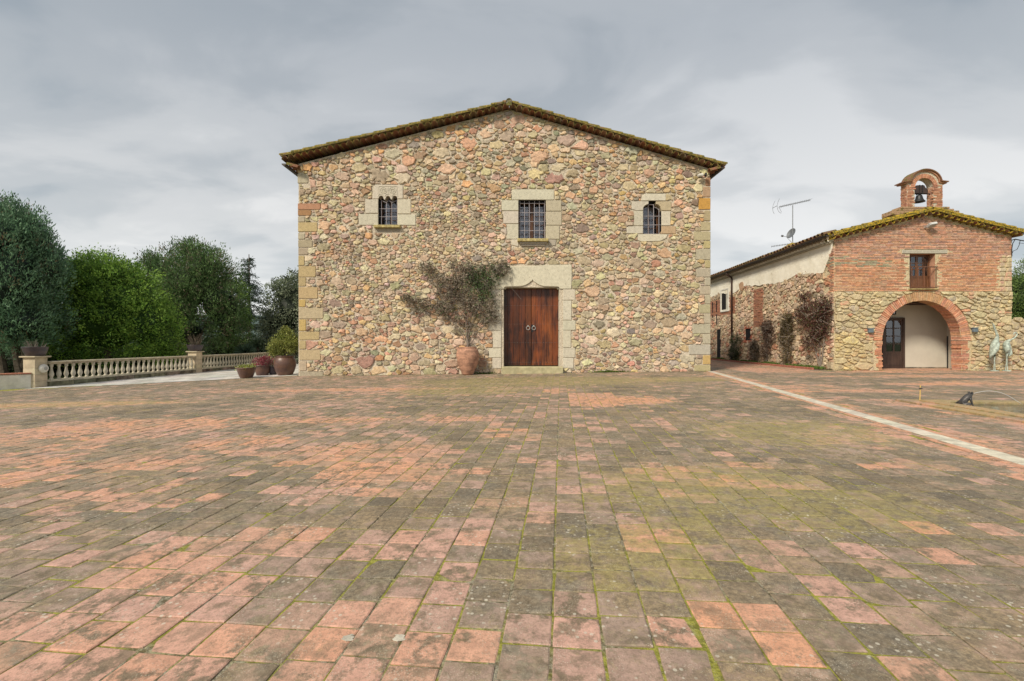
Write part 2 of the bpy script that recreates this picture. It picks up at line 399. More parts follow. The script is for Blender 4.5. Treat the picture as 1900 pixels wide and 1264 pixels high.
def rubble(frame, bounds, rects, inside, size_at, bbox, radii, fillr, asp, colour, gap, proud, attempts=26000, seed=1, rough=.07, block=None):
    """irregular stones in a wall plane; bounds are half planes (a,b,c) in (u,v)"""
    O, U, Vv, Nn = frame; rr = random.Random(seed)
    def ins(u, v):
        for (x0, y0, x1, y1) in rects:
            if x0-fillr*.5 < u < x1+fillr*.5 and y0-fillr*.5 < v < y1+fillr*.5: return False
        return inside(u, v)
    P, rs = throw(ins, size_at, bbox, radii, asp, fillr, attempts, 1.)
    out = []; n = len(P)
    rmax = rs.max()
    for i in range(n):
        x, y = P[i]; ri = rs[i]
        d2 = (P[:, 0]-x)**2+(P[:, 1]-y)**2
        pw = d2-rs**2; near = np.argpartition(pw, min(20, n-1))[:20]; near = near[np.argsort(pw[near])]
        B = ri*2.1; poly = [(x-B, y-B), (x+B, y-B), (x+B, y+B), (x-B, y+B)]
        for j in near:
            if j == i: continue
            a, b = 2*(P[j][0]-x), 2*(P[j][1]-y)
            poly = clip(poly, a, b, P[j][0]**2+P[j][1]**2-rs[j]**2-x*x-y*y+ri*ri)
            if len(poly) < 3: break
        if len(poly) < 3: continue
        poly = [(p[0]*asp, p[1]) for p in poly]; cx, cy = x*asp, y
        for (a, b, c) in bounds: poly = clip(poly, a, b, c)
        for (x0, y0, x1, y1) in rects:
            sx = max(x0-cx, cx-x1); sy = max(y0-cy, cy-y1)
            if sx > B*asp*1.5 or sy > B*1.5: continue
            if sx >= sy: poly = clip(poly, *( (1, 0, x0) if cx < x0 else (-1, 0, -x1)))
            else: poly = clip(poly, *((0, 1, y0) if cy < y0 else (0, -1, -y1)))
            if len(poly) < 3: break
        if len(poly) < 3: continue
        # drop short edges, pull in, round, roughen
        q = [poly[0]]
        for p in poly[1:]:
            if math.hypot(p[0]-q[-1][0], p[1]-q[-1][1]) > ri*.22: q.append(p)
        if len(q) < 3: continue
        mx_, my_ = sum(p[0] for p in q)/len(q), sum(p[1] for p in q)/len(q)
        k = rr.uniform(0, .12) if rr.random() < .7 else rr.uniform(.1, .34)
        q2 = []
        for p in q:
            dx, dy = p[0]-mx_, p[1]-my_; dl = math.hypot(dx, dy)+1e-6; s_ = max(.2, 1-k-gap/dl)*rr.uniform(.86, 1.04)
            q2.append((mx_+dx*s_, my_+dy*s_))
        cut = rr.uniform(.07, .22); ch = []
        m_ = len(q2)
        for a_ in range(m_):
            p, r_ = q2[a_], q2[(a_+1) % m_]
            ch.append((p[0]+(r_[0]-p[0])*cut, p[1]+(r_[1]-p[1])*cut)); ch.append((p[0]+(r_[0]-p[0])*(1-cut), p[1]+(r_[1]-p[1])*(1-cut)))
        ch = [(p[0]+rr.gauss(0, ri*rough*.5), p[1]+rr.gauss(0, ri*rough*.5)) for p in ch]
        area = abs(sum(ch[a_][0]*ch[(a_+1) % len(ch)][1]-ch[(a_+1) % len(ch)][0]*ch[a_][1] for a_ in range(len(ch))))/2
        if area < fillr*fillr*.35: continue
        h = proud*rr.uniform(.45, 1.2)*min(1.6, (area**.5)/(fillr*2)+.4); nn = len(ch)
        tu, tv = rr.uniform(-.25, .25), rr.uniform(-.3, .2); ins_ = rr.uniform(.74, .93)
        vs = []
        for (uu, vv) in ch: vs.append(O+U*uu+Vv*vv-Nn*.02)
        for (uu, vv) in ch: vs.append(O+U*uu+Vv*vv+Nn*h*rr.uniform(.5, .85))
        for (uu, vv) in ch:
            a_, b_ = mx_+(uu-mx_)*ins_, my_+(vv-my_)*ins_
            vs.append(O+U*a_+Vv*b_+Nn*(h*rr.uniform(.85, 1.12)+(a_-mx_)*tu*.3+(b_-my_)*tv*.3))
        vs.append(O+U*mx_+Vv*my_+Nn*h*rr.uniform(.9, 1.15))
        fs = []
        for a_ in range(nn):
            b_ = (a_+1) % nn
            fs.append((a_, b_, nn+b_, nn+a_)); fs.append((nn+a_, nn+b_, 2*nn+b_, 2*nn+a_)); fs.append((2*nn+a_, 2*nn+b_, 3*nn))
        out.append((area, vs, fs, colour(mx_, my_, area, rr)))
    return out
def orient(frame):                      # faces must look along N: flip when the frame is left-handed
    O, U, Vv, Nn = frame; return U.cross(Vv).dot(Nn) > 0
def block(poly, frame, h, back, c, b=.012, rr=random):
    """dressed block: (u,v) outline, proud by h, reaching back into the wall, with a worn arris"""
    O, U, Vv, Nn = frame; n = len(poly)
    cu = sum(p[0] for p in poly)/n; cv = sum(p[1] for p in poly)/n; vs = []
    for (dd, ins_) in ((-back, 0), (h-b, 0), (h, b)):
        for (u, v) in poly:
            l = math.hypot(u-cu, v-cv)+1e-6; k = 1-ins_/l*1.2
            vs.append(O+U*(cu+(u-cu)*k)+Vv*(cv+(v-cv)*k)+Nn*dd)
    fs = [(i, (i+1) % n, n+(i+1) % n, n+i) for i in range(n)]+[(n+i, n+(i+1) % n, 2*n+(i+1) % n, 2*n+i) for i in range(n)]
    fs.append(tuple(2*n+i for i in range(n)))
    return vs, fs, c
def bricks(frame, rows, bl, bh, bd, region, colour, rr, mort=.012, wob=.002):
    """rows: list of (v, u0, u1); returns brick pieces"""
    O, U, Vv, Nn = frame; out = []
    for ri, (v, u0, u1) in enumerate(rows):
        u = u0-rr.uniform(0, bl)
        while u < u1:
            L_ = bl*rr.uniform(.8, 1.12) if rr.random() < .8 else bl*.5
            a, b = max(u, u0), min(u+L_-mort, u1)
            if b-a > .04 and region((a+b)/2, v+bh/2, a, b):
                h = bd*rr.uniform(.35, 1.4); t0 = rr.uniform(-wob, wob); t1 = rr.uniform(-wob, wob); e = .004
                vs = [O+U*a+Vv*(v+t0)-Nn*.02, O+U*b+Vv*(v+t1)-Nn*.02, O+U*b+Vv*(v+bh-mort+t1)-Nn*.02, O+U*a+Vv*(v+bh-mort+t0)-Nn*.02,
                      O+U*(a+e)+Vv*(v+t0+e)+Nn*h, O+U*(b-e)+Vv*(v+t1+e)+Nn*h, O+U*(b-e)+Vv*(v+bh-mort+t1-e)+Nn*h, O+U*(a+e)+Vv*(v+bh-mort+t0-e)+Nn*h]
                out.append(((b-a)*bh, vs, [(4,5,6,7),(0,1,5,4),(1,2,6,5),(2,3,7,6),(3,0,4,7)], colour(a, v, rr)))
            u += L_
    return out
def sheet(frame, xs, ranges, mb, c=(1,1,1), d=0.):
    """wall face built from columns; ranges(u) -> list of (v0,v1) functions evaluated at both column ends"""
    O, U, Vv, Nn = frame
    for a, b in zip(xs[:-1], xs[1:]):
        for lo, hi in ranges((a+b)/2):
            e = (b-a)*1e-4
            p = [O+U*a+Vv*lo(a+e), O+U*b+Vv*lo(b-e), O+U*b+Vv*hi(b-e), O+U*a+Vv*hi(a+e)]
            if hi((a+b)/2)-lo((a+b)/2) > .005: mb.add([q+Nn*d for q in p], [(0,1,2,3)], c)
def jit(c, rr, k=.12):
    f = 1+rr.uniform(-k, k); return tuple(max(.01, x*f*(1+rr.uniform(-k*.35, k*.35))) for x in c)

# ------------------------------------------------------------------ foliage
def leafcloud(name, pos, dirs, Ln, Wd, tint, parent=None, mat=None, seed=0):
    rg = np.random.default_rng(seed+101); n = len(pos)
    d = dirs/np.linalg.norm(dirs, axis=1, keepdims=True)
    r = rg.normal(size=(n, 3)); s = np.cross(d, r); s /= np.linalg.norm(s, axis=1, keepdims=True)
    Ln = (Ln*rg.uniform(.7, 1.3, n))[:, None]; Wd = (Wd*rg.uniform(.7, 1.3, n))[:, None]
    v = np.empty((n, 4, 3)); v[:, 0] = pos; v[:, 1] = pos+d*Ln*.5+s*Wd*.5; v[:, 2] = pos+d*Ln; v[:, 3] = pos+d*Ln*.5-s*Wd*.5
    me = bpy.data.meshes.new(name); me.vertices.add(n*4); me.vertices.foreach_set('co', v.astype(np.float32).ravel())
    me.loops.add(n*4); me.loops.foreach_set('vertex_index', np.arange(n*4, dtype=np.int32))
    me.polygons.add(n); me.polygons.foreach_set('loop_start', np.arange(0, n*4, 4, dtype=np.int32)); me.polygons.foreach_set('loop_total', np.full(n, 4, dtype=np.int32))
    a = me.attributes.new('tint', 'FLOAT_COLOR', 'POINT'); t4 = np.ones((n, 4, 4), dtype=np.float32); t4[:, :, :3] = tint[:, None, :]
    a.data.foreach_set('color', t4.ravel()); me.update(); me.validate(); me.materials.append(mat or M['leaf'])
    return link(bpy.data.objects.new(name, me), parent)
def crown(blobs, nclump, per, spread, c1, c2, up=.3, seed=0, inner=.25, hole=0., third=None, stretch=1.):
    """blobs: (cx,cy,cz,rx,ry,rz,weight); returns pos, dirs, tint"""
    rg = np.random.default_rng(seed); B = np.array(blobs, dtype=float); wts = B[:, 6]/B[:, 6].sum()
    k = rg.choice(len(B), nclump, p=wts); d = rg.normal(size=(nclump, 3)); d /= np.linalg.norm(d, axis=1, keepdims=True)
    rad = np.where(rg.random(nclump) < inner, rg.uniform(.45, .85, nclump), rg.uniform(.86, 1.06, nclump))
    ns = np.array([mn.noise(Vector((x*2.3+seed, y*2.3+i_, z*2.3))) for (x, y, z), i_ in zip(d, k)])
    rad = rad*(1+.34*ns)
    cen = B[k, :3]+d*B[k, 3:6]*rad[:, None]
    if hole:
        hn = np.array([mn.noise(Vector(p)*.9+Vector((seed, 0, 0))) for p in cen]); keep = hn > -hole; 
        cen, d, rad = cen[keep], d[keep], rad[keep]
    m = len(cen); n = m*per
    cb_ = rg.uniform(0, 1, m); low = rg.uniform(.5, 1.45, m)
    cp = np.repeat(cen, per, 0); dd = np.repeat(d, per, 0)
    off = rg.normal(size=(n, 3))*spread; off[:, 2] *= stretch
    pos = cp+off
    dirs = dd*.8+rg.normal(size=(n, 3))*.55+np.array([0, 0, up])
    t = np.repeat(cb_, per)[:, None]*.75+rg.random((n, 1))*.25
    tint = (np.array(c1)*(1-t)+np.array(c2)*t)*np.repeat(low, per)[:, None]*rg.uniform(.8, 1.2, (n, 1))
    if third is not None:
        sel = np.repeat(rg.random(m) < third[1], per); tint[sel] = np.array(third[0])*rg.uniform(.7, 1.3, (sel.sum(), 1))
    return pos, dirs, np.clip(tint, .004, 1)
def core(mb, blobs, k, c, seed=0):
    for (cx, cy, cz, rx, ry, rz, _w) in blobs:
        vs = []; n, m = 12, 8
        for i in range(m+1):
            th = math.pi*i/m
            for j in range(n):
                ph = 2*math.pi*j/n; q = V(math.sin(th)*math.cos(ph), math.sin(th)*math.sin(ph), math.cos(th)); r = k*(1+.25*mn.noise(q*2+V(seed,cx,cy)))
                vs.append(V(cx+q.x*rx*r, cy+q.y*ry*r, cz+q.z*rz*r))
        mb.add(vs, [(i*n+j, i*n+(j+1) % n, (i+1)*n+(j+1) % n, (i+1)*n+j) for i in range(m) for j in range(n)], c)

# =================================================================== THE SETTING: ground
def ground_sheet(name, x0, x1, y0, y1, z, mat, nx=40):
    m = MB(); xs = np.linspace(x0, x1, nx+1)
    for a, b in zip(xs[:-1], xs[1:]):
        m.add([V(a, y0, z(a)), V(b, y0, z(b)), V(b, y1, z(b)), V(a, y1, z(a))], [(0,1,2,3)])
    return m.build(name, mat)
m = MB(); m.add([V(-3000,-3000,-1.2), V(3000,-3000,-1.2), V(3000,3000,-1.2), V(-3000,3000,-1.2)], [(0,1,2,3)])
tag(m.build('ground', M['grass']), kind='structure')
court = tag(ground_sheet('courtyard', -17, 34, -3, 48, lambda x: gz(x)-.0015, M['bed'], 60), kind='structure')
m = MB()                                                     # garden behind the balustrade
m.add([V(-15.3,8,-.35), V(-60,8,-.6), V(-60,70,-.6), V(-15.3,70,-.35)], [(3,2,1,0)])
tag(m.build('garden_lawn', M['grass']), kind='structure')
# far wooded hills
def hills(name, r, a0, a1, hf, seed, mat):
    m = MB(); n = 60; vs = []
    for i in range(n+1):
        a = R(a0+(a1-a0)*i/n); h = hf(i/n)*(1+.35*mn.noise(V(i*.17+seed, 0, 0)))
        for (rr_, hh) in ((r, -2), (r*1.08, h*.62), (r*1.22, h), (r*1.5, h*.6)):
            vs.append(V(math.sin(a)*rr_, math.cos(a)*rr_, hh))
    fs = [(i*4+k, (i+1)*4+k, (i+1)*4+k+1, i*4+k+1) for i in range(n) for k in range(3)]
    m.add(vs, fs); return tag(m.build(name, mat, smooth=True), kind='structure')
hills('distant_hills', 900, -75, 10, lambda t: 55, 3, M['far'])
# clean / dirty map of the court, world metres
def ell(px, py, a, b): 
    d = 1.15*F/(py-CY); return (X(px, d), d, a*.8, b*.8)
CLEAN = [ell(1155,742,.95,.55), ell(1040,722,.5,.5), ell(430,810,.75,.55), ell(690,870,.9,.7), ell(640,830,1.1,.6), ell(150,850,1.6,.8), ell(60,800,1.6,.8), ell(110,735,3.5,.35),
         ell(620,716,3.2,.4), ell(930,795,.35,.6), ell(780,990,.28,.16), ell(845,990,.3,.12), ell(700,1010,.3,.1), ell(230,900,1.0,.4), ell(300,770,1.6,.45), ell(560,770,1.6,.35),
         ell(850,770,.7,.3), ell(1240,870,.5,.3), ell(1210,985,.2,.3), ell(1390,890,.5,.25), ell(1690,865,.35,.2), ell(1480,1185,.13,.1), ell(1275,1170,.13,.1), ell(1380,1130,.22,.08),
         ell(1750,700,5,.7), ell(1600,728,3,.4), ell(1850,715,2.5,.5), ell(1700,970,.3,.1), ell(1780,1035,.2,.1), ell(370,1000,.5,.3), ell(520,980,.35,.2), ell(330,1050,.5,.2), ell(940,930,.25,.3),
         ell(450,1180,.8,.25), ell(760,1200,.5,.2), ell(150,1150,.7,.3), ell(620,1130,.4,.2), ell(200,780,2.,.3), ell(1420,860,.5,.15)]
MOSS = [ell(1000,705,4.5,2.0), ell(860,720,2,1.2), ell(1330,900,1.2,.8), ell(1480,800,1.5,1.), ell(1260,970,.3,.2), ell(40,735,4,.6), ell(1240,705,3,1.), ell(1520,930,.9,.6), ell(1180,1010,.5,.5)]
def bump2(x, y, L_):
    s = 0
    for (a, b, ra, rb) in L_:
        q = ((x-a)/ra)**2+((y-b)/rb)**2
        if q < 2.2: s = max(s, 1-max(0, q-.6)/1.6)
    return s
TA = math.atan(.107); TU = V(math.cos(TA), -math.sin(TA), 0); TV = V(math.sin(TA), math.cos(TA), 0)
TS = .2015
SA, SB = V(7.54, 17.2, 0), V(4.84, 4.3, 0); SD = (SB-SA).normalized(); SN = V(-SD.y, SD.x, 0)   # the pale strip
if SN.x < 0: SN = -SN
SB2 = SA+SD*19; SA2 = SA-SD*.15
HX0, HX1, HD = X(554, 17.46), X(1317, 17.46), 17.46
PX0, PY1 = 7.30, 8.67                                    # pond corner
def in_court(x, y):
    if x > 33 or y > 46 or y < -2.5 or x < -16.3: return False
    if HX0-.02 < x < HX1+.02 and y > HD-.02: return False
    if x < HX0+.05:                                       # pale paving line
        if y > 15+(x+12.6)/4.5*3.0: return False
        if x < -14.95 and y > 14.3: return False
    if x > 12.75+.05*(y-18)-.42 and y > 17.98: return False
    if x > 12.75 and y > 17.9: return False
    px0 = 7.30+.107*(y-PY1)
    if x > px0+.02 and 1. < y < PY1-(x-px0)*.107-.02: return False
    s = (V(x, y, 0)-SA2).dot(SN); t = (V(x, y, 0)-SA2).dot(SD)
    if abs(s) < .19 and t > -.1: return False
    return True
def strong(x, y):
    if 1.25 < x-.107*(y-9.4) < 2.15 and 8.3 < y < 10.5: return 1.
    if 2.1 < x-.107*(y-9.4) < 3.35 and 8.7 < y < 9.9: return .8
    q = V(x, y, 0)-SA2; s_ = q.dot(SN); t_ = q.dot(SD)
    if 0 < t_ < 19 and .18 < abs(s_) < .42+.25*mn.noise(V(t_*.6, s_, 3))*(1 if s_ > 0 else .3) and mn.noise(V(t_*.8, s_*2, 8)) > -.25: return .75
    px0 = 7.30+.107*(y-PY1)
    if px0-.28 < x < px0+.05 and y < PY1+.3: return .7
    if x > 9 and y > 16.6: return .8
    if x > 6.5 and 11.0+.25*(x-8) < y < 12.0+.25*(x-8) and mn.noise(V(x*.5, y, 2)) > -.2: return .7
    return 0
rr = random.Random(3)
tiles = []
nI = int(50/TS)
colw = {}
for i in range(-nI, nI):
    drift = rr.uniform(-.03, .03); phase = rr.choice([0, 0, 0, .06, -.05])
    for j in range(-int(8/TS), int(52/TS)):
        cx_, cy_ = (i+.5)*TS-.035, (j+.5)*TS+drift+phase
        c = TU*cx_+TV*cy_
        if not in_court(c.x, c.y): continue
        if c.y < 1.2 and abs(c.x) > 4.5: continue
        if c.y > 0 and abs(c.x) > 1.13*c.y*1.12+3.0: continue
        if c.y < -1.0: continue
        if c.y > 21 and c.x < 7.4: continue
        cl = bump2(c.x, c.y, CLEAN); mo = bump2(c.x, c.y, MOSS)
        big_ = mn.noise(V(c.x*.45, c.y*.45, 1.3)); md = mn.noise(V(c.x*1.4, c.y*1.4, 7.7))
        rnd = rr.random()
        dirt = .90+.34*big_+.52*md+rr.uniform(-.22, .22)
        if c.x > 1.0: dirt += .03
        if c.x < -1.0: dirt -= .05
        if c.y < 2.6 and c.x < 1.0: dirt -= .08
        if rnd < .16: dirt -= .5
        if rnd > .86: dirt += .28
        sg_ = strong(c.x, c.y); dirt -= cl*.62+sg_*.75; mo *= 1-sg_
        dist = c.y
        hue = min(1, max(0, .22+rr.uniform(-.3, .35)+cl*.5+.4*md+sg_*.5))
        if c.y < 4 and c.x < .8: hue = max(0, hue-.28); dirt += .10
        # geometry
        hw = TS*.5-rr.uniform(.0030, .0052); hl = TS*.5-rr.uniform(.0024, .0042); rot = rr.gauss(0, .006)
        ur = TU*math.cos(rot)+TV*math.sin(rot); vr = TV*math.cos(rot)-TU*math.sin(rot)
        top = rr.uniform(-.0015, .0028); tx, ty = rr.gauss(0, .012), rr.gauss(0, .012); b = .006
        near = c.y < 9
        base = []
        if near:
            for (sx, sy) in ((-1,-1),(0,-1),(1,-1),(1,0),(1,1),(0,1),(-1,1),(-1,0)):
                k = 1-.06*rr.random()**3 if sx*sy else 1+rr.uniform(-.006, .004)
                base.append((sx*hw*k, sy*hl*k))
        else: base = [(-hw,-hl),(hw,-hl),(hw,hl),(-hw,hl)]
        n_ = len(base); vs = []
        for (lvl, inset) in ((-.012, 0), (-.003, 0), (0, b)):
            for (a_, b_) in base:
                k = 1-inset/hw; p = c+ur*a_*k+vr*b_*k
                vs.append(V(p.x, p.y, gz(p.x)+.002+lvl+(top+a_*tx+b_*ty)*(1 if lvl > -.01 else 0)))
        fs = [(q, (q+1) % n_, n_+(q+1) % n_, n_+q) for q in range(n_)]+[(n_+q, n_+(q+1) % n_, 2*n_+(q+1) % n_, 2*n_+q) for q in range(n_)]+[tuple(2*n_+q for q in range(n_))]
        tiles.append((-math.hypot(c.x*.8, c.y-1.0) if c.y > 1.1 else -100-abs(c.y), vs, fs, (dirt, hue, mo)))
pieces(court, 'paving_tile', tiles, M['floor'], 300, 'far_paving_tiles')
# white paint spots left on two tiles near the camera
for (px, py) in ((646, 1180), (741, 1181), (1055, 985)):
    d = 1.195*F/(py-CY); cpt = V(X(px, d), d, gz(X(px, d))+.0062); m = MB(); n_ = 26; rad = .022 if py > 1100 else .008
    vs = [cpt+V(math.cos(t)*rad*(1+1.1*mn.noise(V(math.cos(t)*2+px, math.sin(t)*2, 0))+.7*mn.noise(V(math.cos(t)*6+px, math.sin(t)*6, 0))), math.sin(t)*rad*.9*(1+.5*mn.noise(V(px, math.cos(t)*2, math.sin(t)*2))), 0) for t in [2*math.pi*k/n_ for k in range(n_)]]
    m.add(vs+[p-V(0,0,.003) for p in vs], [tuple(range(n_))]+[(n_+k, n_+(k+1) % n_, (k+1) % n_, k) for k in range(n_)]); m.build('paint_spot', M['strip'], court)
# pale stone strip, a row of long slabs between bands of clean tile
strip = tag(bpy.data.objects.new('paving_strip', None), kind='structure'); COL.objects.link(strip); strip.location = (SA.x, SA.y, .08)
k = 0; t0 = 0.
while t0 < 19:
    L_ = .62+.12*random.random(); a = SA2+SD*t0; b = SA2+SD*(t0+L_-.006); m = MB(); vs = []
    for (dz, i_) in ((-.012, 0), (.006, 0), (.010, .005)):
        for (p, s_, e_) in ((a, -1, 1), (b, -1, -1), (b, 1, -1), (a, 1, 1)):
            q = p+SN*s_*(.105-i_)+SD*e_*i_; vs.append(V(q.x, q.y, gz(q.x)+dz))
    m.add(vs, [(0,1,5,4),(1,2,6,5),(2,3,7,6),(3,0,4,7),(4,5,9,8),(5,6,10,9),(6,7,11,10),(7,4,8,11),(8,9,10,11)], jit((1,1,1), random, .06)); recalc(m.build('slab', M['strip'], strip)); t0 += L_
bandm = MB()
for sgn in (-1, 1):
    t0 = 0.
    while t0 < 19:
        a = SA2+SD*t0; b = SA2+SD*(t0+.197); w0, w1 = sgn*.112, sgn*.20; vs = []
        for dz, i_ in ((-.012, 0), (.003, 0), (.007, .004)):
            for (p, w_, e_) in ((a, w0, 1), (b, w0, -1), (b, w1, -1), (a, w1, 1)):
                q = p+SN*w_+SD*e_*i_; vs.append(V(q.x, q.y, gz(q.x)+dz))
        dj = .0+.25*random.random()+(.4 if random.random() < .12 else 0)
        bandm.add(vs, [(0,1,5,4),(1,2,6,5),(2,3,7,6),(3,0,4,7),(4,5,9,8),(5,6,10,9),(6,7,11,10),(7,4,8,11),(8,9,10,11)], (dj, .8, 0)); t0 += .2
bo = recalc(bandm.build('border_tiles', M['floor'], strip)); bo['kind'] = 'stuff'
# pale paving at the left of the house, fresh terracotta band before it
def strip_poly(name, pts, mat, dz, parent=None):
    m = MB(); n_ = len(pts); m.add([V(x, y, gz(x)+dz) for x, y in pts], [tuple(range(n_))]); return m.build(name, mat, parent)
tag(strip_poly('pale_pavement', [(-15.0,13.9),(-12.6,15.0),(-8.1,18.0),(-8.1,46),(-15.0,46)], M['conc'], .006), kind='structure')

pav = bpy.data.objects['pale_pavement']; sl_ = []; rs_ = random.Random(6); y_ = 13.6
while y_ < 44:
    x_ = -15.0+(.3 if int(y_/.52) % 2 else 0)
    while x_ < -8.7:
        c_ = (x_+.3, y_+.26)
        if c_[1] > 15+(c_[0]+12.6)/4.5*3.0+.38 and c_[0]+.3 < -8.15:
            a_, b_, e_ = .297, .257, .005; vs = []
            for (dz, i_) in ((.002, 0), (.0095, 0), (.0125, e_)):
                for (sx, sy) in ((-1,-1),(1,-1),(1,1),(-1,1)): px_1 = c_[0]+sx*(a_-i_); vs.append(V(px_1, c_[1]+sy*(b_-i_), gz(px_1)+dz+rs_.uniform(-.0006,.0006)))
            sl_.append((-math.hypot(*c_), vs, [(0,1,5,4),(1,2,6,5),(2,3,7,6),(3,0,4,7),(4,5,9,8),(5,6,10,9),(6,7,11,10),(7,4,8,11),(8,9,10,11)], jit((1.05,1.03,1.0), rs_, .13)))
        x_ += .6
    y_ += .52
pieces(pav, 'slab', sl_, M['conc'], 300, 'far_slabs')
# =================================================================== FARMHOUSE
D = 17.46; S = D/F
house = thing('stone_farmhouse', 'large rubble stone farmhouse with low tiled gable and varnished double door', 'house', (0, D, 0))
FR = (V(0, D, 0), V(1,0,0), V(0,0,1), V(0,-1,0))
def fx(px): return (px-CX)*S
def fz(py): return CH-(py-CY)*S
def rect(x0, y0, x1, y1): return (fx(x0), fz(y1), fx(x1), fz(y0))     # pixels -> (u0,v0,u1,v1)
APX, APY = 945, 204; LX, LY = 552, 306; RX, RY = 1319, 315
def roofz(u):                                                 # underside line of the roof at the wall
    px = u/S+CX
    return fz(LY+(APY-LY)*(px-LX)/(APX-LX)) if px < APX else fz(APY+(RY-APY)*(px-APX)/(RX-APX))
OPEN = [rect(702.5,362,737.5,418.5), rect(962,371.5,1013,443.5), rect(1192.8,373,1227,434.5), rect(934.5,533.5,1038,681)]
m = MB(); xs = sorted(set([fx(554), fx(1317), fx(APX)]+[o[0] for o in OPEN]+[o[2] for o in OPEN]))
def rng(u):
    cur = []; lo = lambda x: gz(x)-.3; hs = sorted([o for o in OPEN if o[0] < u < o[2]], key=lambda o: o[1])
    for o in hs: cur.append((lo, lambda x, q=o[1]: q)); lo = lambda x, q=o[3]: q
    cur.append((lo, lambda x: roofz(x)+.02)); return cur
sheet(FR, xs, rng, m)
x0, x1 = fx(554), fx(1317); YB = D+13.5                       # side and back walls
m.add([V(x0,D,-.5), V(x0,YB,-.5), V(x0,YB,roofz(x0)), V(x0,D,roofz(x0))], [(3,2,1,0)])
m.add([V(x1,D,-.5), V(x1,YB,-.5), V(x1,YB,roofz(x1)), V(x1,D,roofz(x1))], [(0,1,2,3)])
m.add([V(x0,YB,-.5), V(x1,YB,-.5), V(x1,YB,roofz(x1)), V(fx(APX),YB,fz(APY)), V(x0,YB,roofz(x0))], [(4,3,2,1,0)])
m.build('wall', M['mortar'], house)
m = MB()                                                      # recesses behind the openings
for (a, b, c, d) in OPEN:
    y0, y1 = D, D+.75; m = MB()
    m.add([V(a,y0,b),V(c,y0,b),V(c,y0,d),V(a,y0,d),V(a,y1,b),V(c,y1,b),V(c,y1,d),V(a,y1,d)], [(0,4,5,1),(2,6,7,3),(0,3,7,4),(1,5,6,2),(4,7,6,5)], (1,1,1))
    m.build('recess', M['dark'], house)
GRAN = (.56, .52, .42)
DB = []                                                       # dressed blocks: px polygon, colour, back depth
def dblk(px, c=GRAN, back=.3, h=.03, wav=.6): DB.append((px, c, back, h, wav))
def rp(x0, y0, x1, y1): return [(x0,y1),(x1,y1),(x1,y0),(x0,y0)]
# left trefoil window
lob = [(691,369),(702.3,369)]
for cxl in (707, 720.2, 733.3):
    for t in (180,150,120,90,60,30,0): lob.append((cxl+4.7*math.cos(R(t)), 368.3-4.9*math.sin(R(t))))
    if cxl < 733: lob.append((cxl+6.6, 371.6))
lob += [(738,369),(748,369),(748,346),(746,343.5),(697,343),(694.6,346)]
dblk(lob, GRAN)
for q in ((678,370,702,396),(739-.8,370.3,762.5,397)): dblk(rp(*q))
dblk([(667,418),(702,418),(702,397.6),(667.5,397.6),(665.6,400)]); dblk(rp(738.2,398.6,771.5,418))
dblk([(696,431),(742,431),(744,424),(694,424)], (.40,.35,.28), .05, .012)
# middle window
dblk([(949.4,371),(1028,371),(1028,353.5),(1025,352),(953,351.6),(950,355)])
for q in ((931,372,962,391),(934,392.3,962,415),(940,416.3,962,444)): dblk(rp(*q))
for q in ((1013,372.3,1041.5,392),(1013,393.3,1042,418),(1013,419.3,1038,444)): dblk(rp(*q), (.48,.43,.32))
dblk([(950,455),(962,458),(962,444.6),(949,444.6)]); dblk([(1018,458),(1031,455),(1032,445),(1018,444.6)], (.40,.37,.3))
# right keyhole window
dblk([(1189,372.6),(1235,372.6),(1235,361),(1230,359.6),(1197,359.6),(1192,364)])
dblk([(1171.6,388),(1180,391),(1192.8,391),(1193.5,386),(1196,382),(1200,379.5),(1203.2,378.6),(1203.2,373.8),(1172,373.8)])
dblk([(1227,391),(1245,391),(1245,374.2),(1217,374.2),(1217,378.6),(1221,380),(1225,384)], (.47,.40,.26))
dblk(rp(1176.5,392,1192.8,419)); dblk([(1162.6,433.6),(1192.8,433.6),(1192.8,420),(1166,420),(1163,424)])
dblk(rp(1227,392.5,1243.7,419)); dblk(rp(1227,420.3,1253.7,433.8), (.46,.33,.20))
dblk([(1183,446),(1190,448.4),(1225,447.5),(1236,442),(1239,435),(1183,435)])
# door surround
og = [(912,536),(934.3,536),(934.3,534.5),(936,532.6),(938,532),(965,531.6),(974,529.5),(981,525.5),(986,521),(988,517.8),(990,521),(995,525.5),(1002,529.5),(1011,531.6),(1035,532),(1037.3,532.8),(1038.2,534.5),(1038.2,536),(1060,536),(1061,512),(1060.5,491.5),(1020,491.8),(985,494.5),(950,494.5),(930,492.5),(914,493.5)]
dblk(og, (.60,.54,.43), .12, .045)
dblk([(934,536.5),(938,536.5),(938,534.8),(940,533.8),(1032.5,533.8),(1034.5,534.8),(1034.5,536.5),(1038.5,536.5),(1038.5,517),(934,517)], (.50,.45,.35), .4, -.03, 0)
L_J = [(537,557,909),(558,594,916),(595.6,613,907),(613.8,645.5,914.5),(646.3,663.6,907),(664.4,684,914)]
R_J = [(537,557,1067),(558,594,1060),(595,612.7,1068),(613.5,645,1059),(645.8,663.6,1067),(664.4,683,1064)]
for (a, b, c) in L_J: dblk([(c,b),(930,b),(930,a),(c,a)]); dblk([(930,b),(935,b),(935,a),(930,a)], (.46,.43,.35), .42, -.012, 0)
for (a, b, c) in R_J: dblk([(1044.5,b),(c,b),(c,a),(1044.5,a)]); dblk([(1037.5,b),(1044.5,b),(1044.5,a),(1037.5,a)], (.54,.49,.39), .42, -.012, 0)
YEL = (.45,.35,.19); GRY = (.42,.38,.28)
